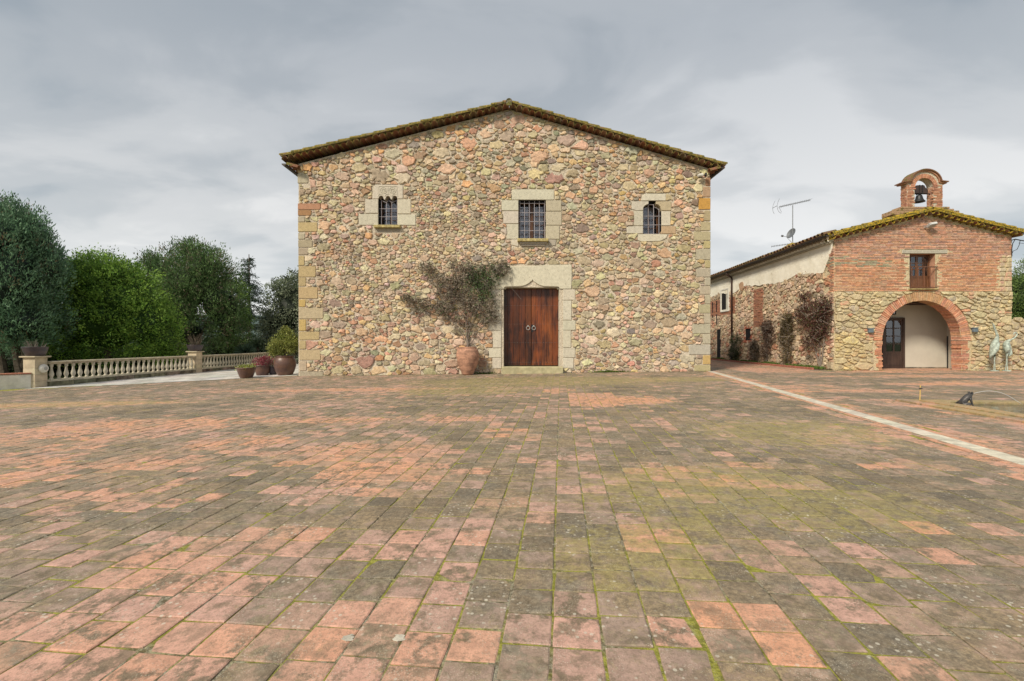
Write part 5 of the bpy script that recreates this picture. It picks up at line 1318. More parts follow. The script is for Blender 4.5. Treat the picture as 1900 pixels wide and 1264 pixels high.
def sclimb(label, px, pts, zones, n, c1, c2, seed, thick, third=None, ll=.07):
    zs = []
    for (a, b, ra, rb, wg) in zones:
        u, v = side_pt(a, b); u2, _ = side_pt(a-ra, b); d = 18+u; zs.append((u, v, abs(u2-u), rb*d/F, wg))
    stm = []
    for st_ in pts: stm.append([(*side_pt(a, b), r_) if i == 0 else side_pt(a, b) for i, (a, b, r_) in enumerate([(q[0], q[1], .03) for q in st_])])
    climber('wall_climber', label, zs, WF, stm, n, c1, c2, ll, ll*.55, seed, thick, 160, third=third, twr=.006)
RED1, RED2 = (.085,.035,.03), (.19,.10,.075)
sclimb('large dark red leaved climber at the corner of the brick and stone building', 1520, [[(1524,684),(1524,650),(1520,610),(1512,570),(1503,548)], [(1525,684),(1530,650),(1534,610),(1540,565)], [(1523,684),(1516,650),(1500,610)]],
       [(1505,553,10,10,2),(1512,580,22,20,5),(1532,572,18,22,5),(1520,605,26,24,7),(1515,635,18,18,3),(1498,585,14,18,2),(1535,600,14,26,4),(1543,562,8,10,1.5)], 6500, RED1, RED2, 12, .5, ((.09,.10,.04), lambda u, v: .22))
sclimb('narrow green and brown climber, second from the corner of the long side wall', 1463, [[(1463,681),(1464,650),(1466,610),(1465,590)]], [(1465,600,13,16,3),(1464,625,14,20,3),(1464,655,10,20,2),(1470,590,6,8,1)], 3200, (.10,.085,.04), (.17,.13,.07), 13, .35)
sclimb('dark brown half bare climber, third from the corner of the long side wall', 1426, [[(1424,676),(1425,650),(1424,620),(1427,600)]], [(1428,607,9,12,3),(1432,622,10,14,2),(1425,645,8,20,2)], 2300, (.10,.06,.045), (.17,.11,.08), 14, .35)
sclimb('low green shrub growing on the side wall by the downpipe', 1368, [[(1368,668),(1369,640),(1370,620)]], [(1370,640,8,22,3),(1366,655,7,12,2)], 2000, (.05,.07,.03), (.11,.13,.06), 15, .4)
sclimb('sparse brown climber between the small red window and the stone pilaster', 1405, [[(1404,674),(1403,650),(1404,632)]], [(1404,650,7,18,3)], 900, (.10,.08,.05), (.16,.13,.08), 16, .3)

# =================================================================== urn and pots
def pot(name, label, cat, x, y, prof, mat, rim=None, group=None, n=28, wob=0, soil=None):
    z = gz(x)+.008 if y > 0 else 0
    t_ = thing(name, label, cat, (x, y, z), group)
    m = MB(); m.lathe(prof, (x, y, z), n, wob=wob); m.build('pot_body', mat, t_, True)
    if rim: m = MB(); m.lathe(rim, (x, y, z), n); m.build('rim', mat, t_, True)
    return t_, z
ux, uy = X(868, D-.5), D-.5; s_ = uy/F
pot('terracotta_urn', 'big weathered terracotta urn standing against the facade left of the door', 'urn', ux, uy, [(.19,0),(.22,.04),(.27,.16),(.36,.38),(.415,.60),(.43,.75),(.40,.89),(.35,.97),(.30,1.0),(.27,.985),(.27,.9)], M['clay'], [(.30,.985),(.335,1.0),(.335,1.03),(.28,1.035),(.27,1.0)], wob=.03)
# the group at the left corner of the house
def at_g(px, d): return X(px, d)
p1 = (at_g(457, 17.0), 17.0); p2 = (at_g(487, 18.3), 18.3); p3 = (at_g(507, 18.5), 18.5); p4 = (at_g(529, 18.1), 18.1)
_, z1 = pot('plant_pot', 'brown bowl shaped pot of yellow green ground plants, leftmost of the four', 'pot', *p1, [(.20,0),(.22,.03),(.28,.18),(.315,.33),(.325,.36),(.30,.37),(.28,.33)], M['glazed'], [(.325,.345),(.345,.36),(.345,.385),(.31,.385)], 'glazed pots beside the house corner')
_, z2 = pot('plant_pot', 'brown bowl shaped pot with pinkish red plant behind the small dark pot', 'pot', *p2, [(.20,0),(.22,.03),(.27,.18),(.29,.34),(.30,.38),(.28,.39),(.26,.34)], M['glazed'], [(.30,.365),(.325,.38),(.325,.405),(.285,.405)], 'glazed pots beside the house corner')
_, z3 = pot('plant_pot', 'smallest dark grey pot wedged beside the biggest pot', 'pot', *p3, [(.13,0),(.14,.02),(.165,.15),(.18,.30),(.17,.32),(.16,.28)], M['glazed2'], [(.18,.30),(.20,.31),(.20,.335),(.165,.335)], 'glazed pots beside the house corner')
_, z4 = pot('plant_pot', 'biggest round brown glazed pot holding the tall leafy shrub', 'pot', *p4, [(.25,0),(.28,.03),(.35,.18),(.40,.36),(.41,.50),(.38,.64),(.33,.72),(.30,.74),(.28,.70)], M['glazed'], [(.31,.725),(.355,.745),(.355,.775),(.30,.775)], 'glazed pots beside the house corner')
def plant(name, label, cat, blobs, ncl, per, spread, c1, c2, ll, lw, seed, up=.3, third=None, stems=None, hole=0, inner=.25, stretch=1., corek=None, corec=(.02,.03,.015), trunk='stem', group=None, smat='bark', leafname='leaves', base=None):
    b0 = blobs[0]; t_ = thing(name, label, cat, base or (b0[0], b0[1], b0[2]-b0[5]), group)
    p, d_, ti = crown(blobs, ncl, per, spread, c1, c2, up, seed, inner, hole, third, stretch)
    leafcloud(leafname, p, d_, ll, lw, ti, t_, seed=seed)
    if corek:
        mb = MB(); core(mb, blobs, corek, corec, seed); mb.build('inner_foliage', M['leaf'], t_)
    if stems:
        mb = MB()
        for (pts, r0, r1) in stems: mb.tube(pts, [r0+(r1-r0)*i/(len(pts)-1) for i in range(len(pts))], 7)
        mb.build(trunk, M[smat], t_)
    return t_
x, y = p1; plant('ground_plant', 'yellow green low plants filling the leftmost bowl pot', 'plant', [(x,y,z1+.37,.27,.27,.09,1)], 160, 6, .03, (.20,.26,.04), (.42,.44,.14), .05, .03, 61, .8, ((.6,.6,.5), .12))
x, y = p2; plant('red_plant', 'pinkish red leafy plant in the second bowl pot', 'plant', [(x,y,z2+.52,.34,.3,.17,2),(x+.12,y,z2+.6,.2,.2,.15,1)], 260, 6, .035, (.20,.03,.05), (.42,.10,.13), .055, .025, 62, .5, ((.35,.2,.18), .15), stems=[([V(x,y,z2+.3), V(x,y,z2+.5)], .03, .01)])
x, y = p4; plant('potted_shrub', 'light green leafy shrub growing in the biggest glazed pot', 'shrub', [(x,y,z4+1.2,.58,.5,.36,4),(x-.28,y,z4+1.05,.32,.3,.25,1.5),(x+.02,y,z4+1.62,.22,.22,.26,1.2),(x+.3,y,z4+1.3,.3,.3,.3,1),(x-.3,y-.05,z4+.85,.25,.2,.15,.4)], 900, 7, .05, (.11,.15,.03), (.36,.37,.11), .062, .036, 63, .25, hole=.35, inner=.4,
      stems=[([V(x,y,z4+.65), V(x-.05,y,z4+.9), V(x-.3,y,z4+1.2)], .03, .008), ([V(x,y,z4+.65), V(x+.05,y,z4+.95), V(x+.02,y,z4+1.6)], .035, .008), ([V(x+.03,y,z4+.65), V(x+.12,y,z4+.95), V(x+.35,y,z4+1.3)], .025, .008)], smat='twig')
x, y = p3; plant('small_plant', 'small dull green plant in the smallest dark pot', 'plant', [(x-.02,y,z3+.42,.14,.14,.12,1)], 60, 5, .03, (.12,.11,.05), (.2,.19,.1), .045, .02, 64, .5)
# weed tuft at the foot of the facade
for i, (px, rx_, lb_) in enumerate(((1130, .28, 'low green weed tuft at the foot of the facade right of the door'), (900, .2, 'thin weeds at the foot of the facade beside the urn'))):
    rg = np.random.default_rng(80+i); n_ = 420 if i == 0 else 160; xx = fx(px)+rg.normal(0, rx_, n_); pos = np.stack([xx, D-.06-rg.random(n_)*.10, np.array([gz(q) for q in xx])], 1)
    tag(leafcloud('weeds', pos, rg.normal(size=(n_,3))*.6+np.array([0,-.3,.9]), .075, .03, np.array([.11,.16,.03])*rg.uniform(.6,1.5,(n_,1))), lb_, 'weeds', kind='stuff')

# =================================================================== balustrade, pillars, bowls
bprof = [(.055,0),(.055,.03),(.036,.045),(.04,.07),(.062,.13),(.066,.17),(.055,.22),(.036,.30),(.030,.36),(.034,.40),(.05,.42),(.05,.445),(.036,.455),(.055,.465),(.055,.49)]
mb = MB(); mb.lathe(bprof, (0,0,0), 10); BALM = mb.mesh('baluster', M['peb'], True)
def balustrade(label, A, B, z0, z1):
    A, B = V(*A, 0), V(*B, 0); d = (B-A); L_ = d.length; d.normalize(); ang = math.atan2(d.y, d.x)
    t_ = thing('balustrade', label, 'balustrade', (A.x, A.y, z0), 'stone balustrades at the edge of the court')
    Mx = Matrix.Translation(A) @ Matrix.Rotation(ang, 4, 'Z')
    m = MB(); m.bbox((0,-.13,z1-.055),(L_,.13,z1),.018,(.95,.9,.82),Mx); m.bbox((0,-.10,z1-.095),(L_,.10,z1-.057),.015,(.9,.85,.8),Mx); m.build('handrail', M['peb'], t_)
    m = MB(); m.bbox((0,-.12,z0+.155),(L_,.12,z0+.225),.015,(1,1,.95),Mx); m.build('base_course', M['peb'], t_)
    k = 0.
    while k < L_-.1:
        l2 = min(k+.78, L_); m = MB(); m.bbox((k+.004,-.10,z0-.05),(l2-.004,.10,z0+.153),.012,jit((1,1,1), random, .3),Mx); m.build('plinth_stone', M['dirtystone'], t_); k += .78
    n_ = int(L_/.235)
    for i in range(n_):
        p = A+d*((i+.5)*L_/n_); o = bpy.data.objects.new('baluster', BALM); COL.objects.link(o); o.parent = t_; o.location = V(p.x, p.y, z0+.225)-t_.location; sc = (z1-.095-z0-.225)/.49; o.scale = (1, 1, sc)
ZB = -.24; ZT = .58
balustrade('near stretch of stone balustrade between the two pillars', (-15.02,14.72), (-14.76,21.1), ZB, ZT)
balustrade('far stretch of stone balustrade running on behind the potted plants', (-14.76,21.5), (-14.85,33.5), ZB, ZT)
def pillar(label, x0, y0, x1, y1, z1, holes=False):
    t_ = thing('stone_pillar', label, 'pillar', ((x0+x1)/2, (y0+y1)/2, ZB), 'pillars of the balustrade')
    zs = [ZB-.05, ZB+.20, ZB+.41, ZB+.62, z1-.05]
    for a, b in zip(zs[:-1], zs[1:]): m = MB(); m.bbox((x0,y0,a+.002),(x1,y1,b-.002),.006,jit((1,1,1), random, .07)); m.build('stone_block', M['pedestal'], t_)
    m = MB(); m.bbox((x0-.07,y0-.07,z1-.05),(x1+.07,y1+.07,z1),.012,(.9,.9,.88)); m.build('cap', M['pedestal'], t_)
pillar('near stone pillar with a round white lamp, beside the low white wall', -15.40, 14.33, -15.02, 14.72, .76)
pillar('far stone pillar between the two stretches of balustrade', -15.03, 21.1, -14.63, 21.5, .78)
t_ = thing('wall_lamp', 'round white lamp on the side of the near balustrade pillar', 'lamp', (-15.0, 14.55, .36))
m = MB(); Mx = Matrix.Translation(V(-15.01,14.55,.36)) @ Matrix.Rotation(R(90),4,'Y'); m.lathe([(.13,.0),(.14,.03),(.12,.08),(.08,.11)], (0,0,0), 18); m.v = [tuple(Mx @ Vector(p)) for p in m.v]; m.build('lamp_housing', M['white'], t_, True)
m = MB(); m.lathe([(.06,.112),(.05,.125)], (0,0,0), 12); m.v = [tuple(Mx @ Vector(p)) for p in m.v]; m.build('lens', M['lampgrey'], t_)
# low white wall
a, b = V(-15.22,14.40,0), V(-17.6,11.5,0); d = b-a; L_ = d.length; Mx = Matrix.Translation(a) @ Matrix.Rotation(math.atan2(d.y,d.x),4,'Z')
t_ = thing('low_wall', 'low whitewashed wall with terracotta coping left of the near pillar', 'wall', (a.x, a.y, ZB))
m = MB(); m.bbox((0,-.12,ZB-.1),(L_,.12,.20),.02,(1,1,1),Mx); m.build('wall_body', M['white'], t_)
k = 0.
while k < L_: m = MB(); m.bbox((k+.002,-.16,.202),(min(k+.28,L_)-.002,.16,.24),.008,jit((.40,.17,.10), random, .15),Mx); m.build('coping_tile', M['brick'], t_); k += .28
def bowl(label, x, y, z, r, plantc):
    t_ = thing('plant_bowl', label, 'bowl', (x, y, z), 'dark bowls on the pillars')
    m = MB(); m.lathe([(r*.66,0),(r*.75,.03),(r*.92,.16),(r,.27),(r*1.04,.29),(r*.96,.29),(r*.9,.24)], (x,y,z), 24); m.build('pot_body', M['glazed2'], t_, True)
bowl('dark glazed bowl on top of the near pillar', -15.21, 14.52, .762, .31, 0)
bowl('dark glazed bowl with a dead plant on the far pillar', -14.83, 21.3, .782, .33, 0)
rg = np.random.default_rng(4)
m = MB(); 
for k in range(46):
    a_ = rg.uniform(0, 6.28); r_ = rg.uniform(0,.2); h_ = rg.uniform(.2,.6); p = V(-14.83+math.cos(a_)*r_, 21.3+math.sin(a_)*r_, 1.02); m.tube([p, p+V(math.cos(a_)*.08,math.sin(a_)*.08,h_*.6), p+V(math.cos(a_)*.22,math.sin(a_)*.2,h_)], [.008,.006,.003], 4)
tag(m.build('dead_plant', M['bark']), 'bare brown stalks standing in the bowl on the far pillar', 'plant')
m = MB()
for k in range(30):
    a_ = rg.uniform(0, 6.28); r_ = rg.uniform(0,.2); h_ = rg.uniform(.1,.28); p = V(-15.21+math.cos(a_)*r_, 14.52+math.sin(a_)*r_, 1.0); m.tube([p, p+V(math.cos(a_)*.08,math.sin(a_)*.08,h_)], [.006,.003], 4)
tag(m.build('dry_plant', M['twig']), 'few short dry stalks in the bowl on the near pillar', 'plant')

# =================================================================== trees on the left
def tree(name, label, d, blobs, ncl, per, spread, c1, c2, ll, lw, seed, up, stems, **kw):
    """blobs in pixels at depth d: (px, py, dd, rx_px, ry_m, rz_px, weight)"""
    k = d/F; bl = [((bx-CX)*k, d+dd, CH-(by-CY)*k, rx*k, ry, rz*k, wg) for (bx, by, dd, rx, ry, rz, wg) in blobs]
    sm = [([V((p[0]-CX)*k, d+(p[2] if len(p) > 2 else 0), CH-(p[1]-CY)*k) for p in pts], r0, r1) for (pts, r0, r1) in stems]
    return plant(name, label, 'tree', bl, ncl, per, spread, c1, c2, ll, lw, seed, up, stems=sm, trunk='trunk', leafname='crown', base=tuple(sm[0][0][0]), **kw)
tree('cypress_tree', 'tall dark blue green cypress at the left edge of the photograph', 18.6,
     [(-5,560,0,105,2.4,100,10),(-4,485,0,74,2.0,84,8),(2,425,0,36,1.2,44,4),(-60,480,.5,80,2.,110,5),(18,405,0,12,.5,32,1),(40,428,0,11,.5,30,1),(66,455,0,10,.4,28,.8),(-12,402,0,12,.5,26,.8),(50,520,-.6,56,1.5,90,6),(62,600,-.4,52,1.4,48,4),(30,450,-.6,52,1.2,62,4),(85,470,0,16,.5,40,1.2),(60,430,0,22,.6,40,1.5),(100,500,0,14,.5,36,1)],
     5600, 15, .085, (.055,.125,.07), (.22,.36,.21), .13, .036, 201, 1.1, [([(45,715),(35,680),(28,640),(15,590),(5,500)], .17, .08), ([(55,712),(48,670),(35,620)], .12, .06), ([(12,716),(2,660),(-10,600)], .16, .09), ([(30,712),(52,650),(80,600)], .09, .05)],
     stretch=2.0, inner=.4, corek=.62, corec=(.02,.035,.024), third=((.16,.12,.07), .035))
tree('conifer_tree', 'bright green dense rounded conifer behind the near balustrade', 21.5,
     [(200,590,0,92,2.2,82,10),(185,540,0,68,1.8,68,8),(235,560,0,62,1.7,66,6),(150,610,-.3,46,1.3,60,4),(280,605,0,38,1.3,58,4),(300,630,.2,22,1.,48,2),(170,510,0,44,1.2,36,3),(215,515,0,40,1.2,36,3)],
     6000, 12, .095, (.05,.14,.025), (.32,.49,.09), .105, .05, 202, .35, [([(200,700),(200,660),(200,600)], .16, .1)], stretch=1.3, inner=.4, corek=.66, corec=(.03,.07,.012))
tree('juniper_tree', 'dark loose juniper with several thin bare trunks left of the spruce', 27,
     [(355,530,0,66,2.2,72,9),(375,500,0,52,1.8,46,6),(330,570,0,56,2.,70,6),(400,560,0,44,1.6,80,5),(295,500,.3,34,1.2,34,3),(300,545,.3,34,1.2,40,2),(420,600,.2,26,1.2,56,3),(345,620,0,60,1.8,40,2.5),(275,490,.3,16,.7,18,1),(355,465,0,24,.8,16,1.2),(430,570,0,16,.8,50,1)],
     5600, 12, .10, (.045,.095,.035), (.19,.30,.11), .14, .045, 203, .9, [([(332,690),(333,640),(336,560),(340,500)], .12, .05), ([(345,690),(350,640),(365,560),(380,500)], .11, .05), ([(322,690),(318,620),(305,540)], .10, .05), ([(362,690),(370,630),(400,560)], .09, .04), ([(352,690),(346,600),(350,480)], .07, .03)],
     hole=.30, inner=.5, stretch=1.6, corek=.45, corec=(.02,.035,.016), third=((.22,.19,.13), .12))
# spruce with tiers of drooping boughs
sd_ = 37.; k = sd_/F; t_ = thing('spruce_tree', 'slim dark spruce with open drooping boughs beyond the juniper', 'tree', tuple(at(463, 690, sd_)))
top = at(462, 472, sd_); bot = at(464, 690, sd_); m = MB(); m.tube([bot, top], [.16,.03], 7); m.build('trunk', M['bark'], t_)
rg = np.random.default_rng(9); P_l, D_l = [], []; m = MB()
for i in range(150):
    f = rg.random()**.8; z_ = top.z-(top.z-bot.z)*(.02+.85*f); rad = .35+1.55*f**.8; a_ = rg.uniform(0, 6.28); dr = V(math.cos(a_), math.sin(a_), 0); L_ = rad*rg.uniform(.6,1.15)
    p0 = V(top.x, sd_, z_); pts = [p0+dr*L_*q+V(0,0,.18*L_*math.sin(q*2.4)-.28*L_*q*q+.1*L_*q) for q in np.linspace(0,1,6)]; m.tube(pts, [.02,.017,.014,.011,.008,.005], 4)
    for q in range(1, 6):
        for _ in range(13):
            o_ = rg.normal(size=3)*np.array([.10,.10,.05]); P_l.append(np.array(pts[q])+o_); D_l.append(np.array(dr)*.6+rg.normal(size=3)*.5+np.array([0,0,-.5]))
m.build('boughs', M['bark'], t_); P_l = np.array(P_l); D_l = np.array(D_l)
leafcloud('needles', P_l, D_l, .22, .045, np.array([.045,.075,.045])*rg.uniform(.6,1.7,(len(P_l),1)), t_)
tree('green_tree', 'mid green upright tree between the juniper and the spruce', 31, [(430,590,0,22,1.,60,4),(440,560,0,16,.8,40,3),(415,630,0,24,1.,35,2),(450,620,0,18,.9,40,2)], 1100, 10, .10, (.06,.13,.03), (.24,.34,.08), .16, .06, 204, .6, [([(432,690),(434,640),(436,560)], .1, .04)], hole=.3, inner=.4, stretch=1.4)
tree('broadleaf_tree', 'grey green broad leaved evergreen beside the left house corner', 30, [(545,575,0,52,2.,62,8),(565,540,0,44,1.8,40,5),(520,610,0,36,1.4,50,4),(560,630,0,50,1.6,40,4),(532,545,-.3,22,.8,26,1.5),(503,600,-.2,14,.7,24,1)], 2600, 9, .10, (.05,.085,.04), (.34,.38,.27), .13, .075, 205, .1, [([(545,690),(545,640),(548,570)], .15, .06)], hole=.32, inner=.45, corek=.5, corec=(.02,.03,.018))
# undergrowth behind the balustrade, one shrub after another
shr = [(22.0,105,655,36,1.0,26,'dark shrub behind the balustrade beside the near pillar',(.02,.04,.018),(.07,.10,.04)),(23.5,150,662,40,1.0,24,'dark green shrub under the left side of the bright conifer',(.018,.04,.014),(.06,.10,.03)),(24.5,235,665,44,1.0,22,'dark green shrub under the middle of the bright conifer',(.018,.04,.014),(.06,.10,.03)),
       (25.5,300,668,36,1.0,24,'dark shrub below the right edge of the bright conifer',(.02,.035,.015),(.07,.09,.04)),(30.,345,664,36,1.2,18,'brownish shrub at the foot of the bare juniper trunks',(.04,.035,.02),(.12,.10,.06)),(31.,400,655,32,1.2,26,'dark shrub beneath the right side of the juniper',(.02,.035,.015),(.08,.10,.04)),
       (33.,435,648,30,1.2,20,'light green shrub behind the far balustrade',(.05,.08,.02),(.18,.22,.07)),(34.,498,640,26,1.2,24,'silvery shrub left of the broad leaved evergreen',(.06,.08,.06),(.22,.26,.2)),(35.,535,655,40,1.2,24,'dark shrub below the broad leaved evergreen',(.02,.035,.015),(.08,.10,.05)),
       (21.,-20,650,60,1.2,36,'light green bush glimpsed behind the cypress trunks',(.05,.09,.02),(.2,.28,.07)),(20.5,30,672,50,.8,24,'dark bush at the foot of the cypress',(.02,.035,.015),(.07,.1,.04))]
for i, (d, px, py, rx, ry, rz, lb_, c1, c2) in enumerate(shr):
    k = d/F; c = at(px, py, d); zb = -.5; top_ = c.z+rz*k; cz_ = (top_+zb)/2
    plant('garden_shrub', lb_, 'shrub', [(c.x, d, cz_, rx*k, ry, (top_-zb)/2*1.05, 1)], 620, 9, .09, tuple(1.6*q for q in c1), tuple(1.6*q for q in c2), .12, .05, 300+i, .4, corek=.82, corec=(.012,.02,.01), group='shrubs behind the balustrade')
# yuccas
for i, (px, py, d, R_, lb_) in enumerate(((455, 652, 29, .62, 'blue green spiky yucca just behind the far balustrade'), (478, 640, 31, .7, 'pale green spiky yucca behind the other yucca'))):
    c = at(px, py, d); rg = np.random.default_rng(60+i); n_ = 420; dv = rg.normal(size=(n_,3)); dv[:, 2] = np.abs(dv[:, 2])*.9-.15; dv /= np.linalg.norm(dv, axis=1, keepdims=True)
    t_ = thing('yucca', lb_, 'yucca', (c.x, d, -.4), 'spiky yuccas behind the far balustrade'); base = np.tile(np.array([c.x, d, c.z-.12]), (n_,1))
    leafcloud('leaves', base+dv*.05, dv, R_, .05, np.array([.14,.22,.16] if i == 0 else [.2,.26,.14])*rg.uniform(.6,1.4,(n_,1)), t_, seed=i); m = MB(); m.tube([V(c.x,d,-.45), V(c.x,d,c.z-.1)], [.1,.07], 7); m.build('trunk', M['bark'], t_)

# =================================================================== right side: garden wall, trees, cranes
gw = thing('garden_wall', 'rough stone garden wall running off to the right of the chapel', 'wall', (CXR+.1, C+.05, .08))
gF = (V(0, C+.06, 0), V(1,0,0), V(0,0,1), V(0,-1,0)); g0, g1 = CXR+.01, CXR+6
def gtopf(u): return 2.06+.06*mn.noise(V(u*1.3, 0, 0))+(.06 if u > cx(1890) else 0)
m = MB(); us = np.linspace(g0, g1, 30); vs = []
for u in us:
    for (yy, zz_) in ((C+.06, -.1), (C+.06, gtopf(u)), (C+.45, gtopf(u)), (C+.45, -.1)): vs.append(V(float(u), yy, zz_))
m.add(vs, [(k*4+j, (k+1)*4+j, (k+1)*4+j+1, k*4+j+1) for k in range(29) for j in range(3)]+[(0,1,2,3)]); m.build('wall_core', M['mortar_y'], gw)
st = rubble(gF, [(-1,0,-g0), (1,0,g1), (0,-1,-.07)], [], lambda u, v: g0 < u < g1 and .07 < v < gtopf(u)-.03, lambda u, v: 1, (g0, .05, g1, 2.2), [(.17,30),(.12,160)], .062, 1.6, lambda u, v, a, r: jit(r.choice([(.46,.37,.26),(.48,.40,.29),(.42,.34,.24),(.48,.30,.22)]), r, .12), .008, .06, 2500, 5, .1)
pieces(gw, 'stone', st, M['stone_y'], 300, 'wall_stones')
def crane_statue(label, px, py, nodes, radii, edges, wings):
    x0 = px; radii = [q*.85 for q in radii]; t_ = thing('crane_statue', label, 'statue', (cx(px), C-.35, .085), 'bronze crane statues by the garden wall')
    dC = C-.4; k = dC/F
    vs = [V((a-CX)*k, dC+yy, CH-(b-CY)*k) for (a, b, yy) in nodes]
    skin('body', vs, edges, radii, M['copper'], t_, 2)
    for (pts, r_) in wings:
        m = MB(); m.tube([V((a-CX)*k, dC+yy, CH-(b-CY)*k) for (a, b, yy) in pts], r_, 8); m.build('wing', M['copper'], t_, True)
    m = MB(); bx_ = [v for v in vs if v.z < .2]
    cxm = sum(v.x for v in bx_)/len(bx_); m.lathe([(.13,0),(.12,.02),(.08,.03)], (cxm, dC, .083), 14); m.build('base', M['copper'], t_)
crane_statue('upright verdigris crane statue with raised beak, left of the pair', 1843, 645,
    [(1841,652,0),(1844,641,0),(1848.5,632,0),(1850,624,-.02),(1847,616,-.02),(1844,609,-.02),(1842.5,603.5,-.02),(1840,600.8,-.04),(1836,598.6,-.06), (1840,660,.02),(1838.5,667,.03), (1843,662,-.05),(1842,675,-.05),(1841,688,-.05), (1847,662,.06),(1849,675,.06),(1849.5,688,.06)],
    [.15,.16,.10,.055,.042,.036,.042,.02,.007, .08,.03, .028,.014,.018, .028,.014,.018],
    [(0,1),(1,2),(2,3),(3,4),(4,5),(5,6),(6,7),(7,8),(0,9),(9,10),(0,11),(11,12),(12,13),(0,14),(14,15),(15,16)],
    [([(1846,636,-.12),(1840,648,-.16),(1835.5,658,-.10),(1834.5,666,-.02)], [.05,.09,.06,.015]), ([(1850,637,.06),(1848.5,648,.10),(1845,660,.06)], [.05,.075,.02])])
crane_statue('verdigris crane statue with its neck curled back, right of the pair', 1868, 648,
    [(1868,648,0),(1867,640,0),(1867.5,633.5,-.02),(1871.5,631,-.06),(1877,628,-.08),(1881.5,624,-.08),(1883,619.5,-.08),(1880.5,617,-.08),(1877,618,-.09),(1874.8,621.5,-.11), (1872,655,.02),(1874,660,.03), (1865.5,660,-.05),(1864.5,674,-.05),(1863,688,-.05), (1871,662,.06),(1872,675,.06),(1872.5,688,.06)],
    [.16,.15,.09,.04,.032,.03,.028,.028,.034,.008, .08,.03, .028,.014,.018, .028,.014,.018],
    [(0,1),(1,2),(2,3),(3,4),(4,5),(5,6),(6,7),(7,8),(8,9),(0,10),(10,11),(0,12),(12,13),(13,14),(0,15),(15,16),(16,17)],
    [([(1864,638,-.10),(1862,648,-.14),(1860.5,655,-.10)], [.05,.08,.02]), ([(1872,638,.02),(1874.5,648,.04),(1875,657,.0),(1870,661,-.05)], [.05,.075,.06,.015])])
for i, (px, py, d, rx, rz, lb_) in enumerate(((1900,545,33,34,34,'round green tree rising behind the garden wall'), (1935,520,38,46,48,'taller green tree at the right edge behind the garden wall'), (1890,575,30,20,26,'dark bush showing between the chapel corner and garden wall'))):
    plant('garden_tree', lb_, 'tree', [((px-CX)/F*d, d, Z(py, d), rx*d/F, 1.6, rz*d/F, 3), ((px+12-CX)/F*d, d, Z(py+14, d), rx*d/F, 1.6, rz*d/F, 2)], 1300, 9, .12, (.05,.10,.025), (.22,.30,.09), .15, .07, 400+i, .3, corek=.7, corec=(.015,.03,.01), stems=[([V((px-CX)/F*d, d, -.3), V((px-CX)/F*d, d, Z(py, d))], .18, .08)], trunk='trunk', leafname='crown', base=((px-CX)/F*d, d, -.3))
hills('wooded_hill', 160, 42, 80, lambda t: 26*min(1, .25+t*1.4), 8, M['far'])

# =================================================================== pond, frog, stake
U2, V2 = TU, TV
pc = V(7.30, PY1, 0); z_ = .08
pond = thing('pond', 'low rectangular garden pond with mossy terracotta rim at the right edge', 'pond', (pc.x, pc.y, z_))
def PQ(a, b, z): q = pc+U2*a-V2*b; return V(q.x, q.y, z)
def pblk(a0, b0, a1, b1, z0, z1, name, mat, c, be=.006):
    m = MB(); vs = []
    for (z, i_) in ((z0, 0), (z1-be, 0), (z1, be)):
        for (a, b) in ((a0+i_, b0+i_), (a1-i_, b0+i_), (a1-i_, b1-i_), (a0+i_, b1-i_)): vs.append(PQ(a, b, z))
    m.add(vs, [(0,3,2,1),(0,1,5,4),(1,2,6,5),(2,3,7,6),(3,0,4,7),(4,5,9,8),(5,6,10,9),(6,7,11,10),(7,4,8,11),(8,9,10,11)], c); return recalc(m.build(name, mat, pond))
rr = random.Random(2); PLn = 7.5
b = 0.
while b < PLn:
    pblk(0, b+.002, .24, min(b+.40, PLn)-.002, z_-.02, z_+.035, 'rim_tile', M['floor'], (.2+rr.uniform(-.2,.3), .6, 1.5 if rr.random() < .6 else .6))
    pblk(.245, b+.25 if b == 0 else b+.002, .50, min(b+.40, PLn)-.002, z_-.02, z_+.055, 'rim_tile', M['floor'], (.2+rr.uniform(-.2,.3), .6, 1.2)); b += .40
a = .245
while a < 6:
    pblk(a+.002, 0, a+.40-.002, .24, z_-.02, z_+.035, 'rim_tile', M['floor'], (.3+rr.uniform(-.2,.3), .5, 1.4)); a += .40
pblk(.505, .245, 6, .42, z_-.02, z_+.05, 'inner_ledge', M['floor'], (.5,.4,1.3)); pblk(.505, .70, .62, PLn, z_-.02, z_+.03, 'inner_ledge', M['floor'], (.3,.5,1.2))
m = MB(); m.add([PQ(.5,.4,z_+.012), PQ(6,.4,z_+.012), PQ(6,PLn,z_+.012), PQ(.5,PLn,z_+.012)], [(3,2,1,0)]); m.build('water', M['water'], pond)
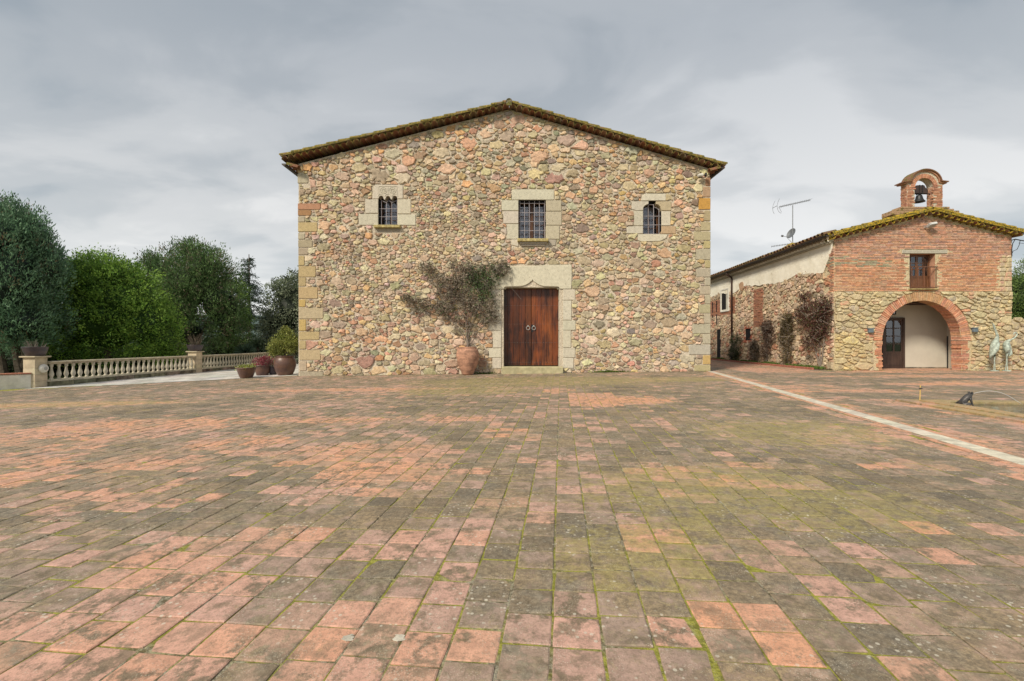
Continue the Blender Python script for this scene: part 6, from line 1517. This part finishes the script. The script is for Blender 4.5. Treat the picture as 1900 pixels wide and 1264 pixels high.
# frog
fd = 7.95; k = fd/F; zf0 = z_+.055
fg = thing('frog_statue', 'dark bronze sitting frog statue spouting water on the pond rim', 'statue', (X(1790, fd), fd, zf0))
def fp(px, py, dy=0): return V(X(px, fd), fd+dy, Z(py, fd)+.0)
nd = [fp(1781.5,751.5),fp(1786,746),fp(1791.5,740),fp(1796,734.5),fp(1800,731.5),fp(1805.5,730), fp(1783,750.5,-.06),fp(1790,748,-.10),fp(1780.5,754,-.11),fp(1790,755.5,-.12), fp(1783,750.5,.06),fp(1790,748,.10),fp(1780.5,754,.11),fp(1790,755.5,.12),
      fp(1796.5,741,-.045),fp(1797.5,748,-.055),fp(1800,754,-.06),fp(1806,755.6,-.075), fp(1796.5,741,.045),fp(1797.5,748,.055),fp(1800,754,.06),fp(1806,755.6,.075)]
skin('body', nd, [(0,1),(1,2),(2,3),(3,4),(4,5),(0,6),(6,7),(7,8),(8,9),(0,10),(10,11),(11,12),(12,13),(3,14),(14,15),(15,16),(16,17),(3,18),(18,19),(19,20),(20,21)],
     [.05,.056,.05,.042,.04,.014,.035,.03,.018,.012,.035,.03,.018,.012,.02,.014,.013,.014,.02,.014,.013,.014], M['bronze'], fg, 2)
for s2 in (-1, 1):
    m = MB(); p = fp(1800.5, 728.3, s2*.028); m.lathe([(.004,-.016),(.014,-.01),(.017,0),(.012,.012),(.003,.017)], p, 10); m.build('eye', M['bronze'], fg, True)
M['jet'] = M['glass']
m = MB(); p0 = fp(1807, 730); pts = []
for i in range(15):
    t = i/14; pts.append(p0+V(.72*t, -.12*t, .10*math.sin(min(1,t*1.15)*2.2)-.42*t*t*.62))
m.tube(pts, .0025, 6); m.build('water_jet', m_plain('water_jet', (.75,.78,.8), .1, .05, 5, 0), fg, True)
sd2 = 8.4; xs_ = X(1706.5, sd2)
st_ = thing('garden_stake', 'thin yellow stick with a small dark ornament at the pond corner', 'stake', (xs_, sd2, z_))
m = MB(); m.tube([V(xs_, sd2, z_-.02), V(xs_+.012, sd2, Z(715, sd2))], .007, 8, (1,1,1)); m.build('stick', m_plain('yellow_painted_stick', (.62,.42,.12), .6, .1, 9, 0), st_)
m = MB(); zz_ = Z(721, sd2); m.tube([V(xs_-.022, sd2-.01, zz_-.004), V(xs_+.01, sd2-.01, zz_+.003), V(xs_+.05, sd2-.01, zz_)], [.008,.016,.005], 7); m.add([V(xs_,sd2,zz_), V(xs_+.035,sd2-.05,zz_+.012), V(xs_+.012,sd2-.055,zz_+.008)], [(0,1,2)]); m.add([V(xs_,sd2,zz_), V(xs_+.035,sd2+.04,zz_+.012), V(xs_+.012,sd2+.045,zz_+.008)], [(0,1,2)]); m.build('ornament', M['bronze'], st_)
print('objects', len(bpy.data.objects), 'tris ~', sum(len(o.data.loop_triangles) if False else sum(1 for _ in [0]) for o in bpy.data.objects if o.type == 'MESH'))
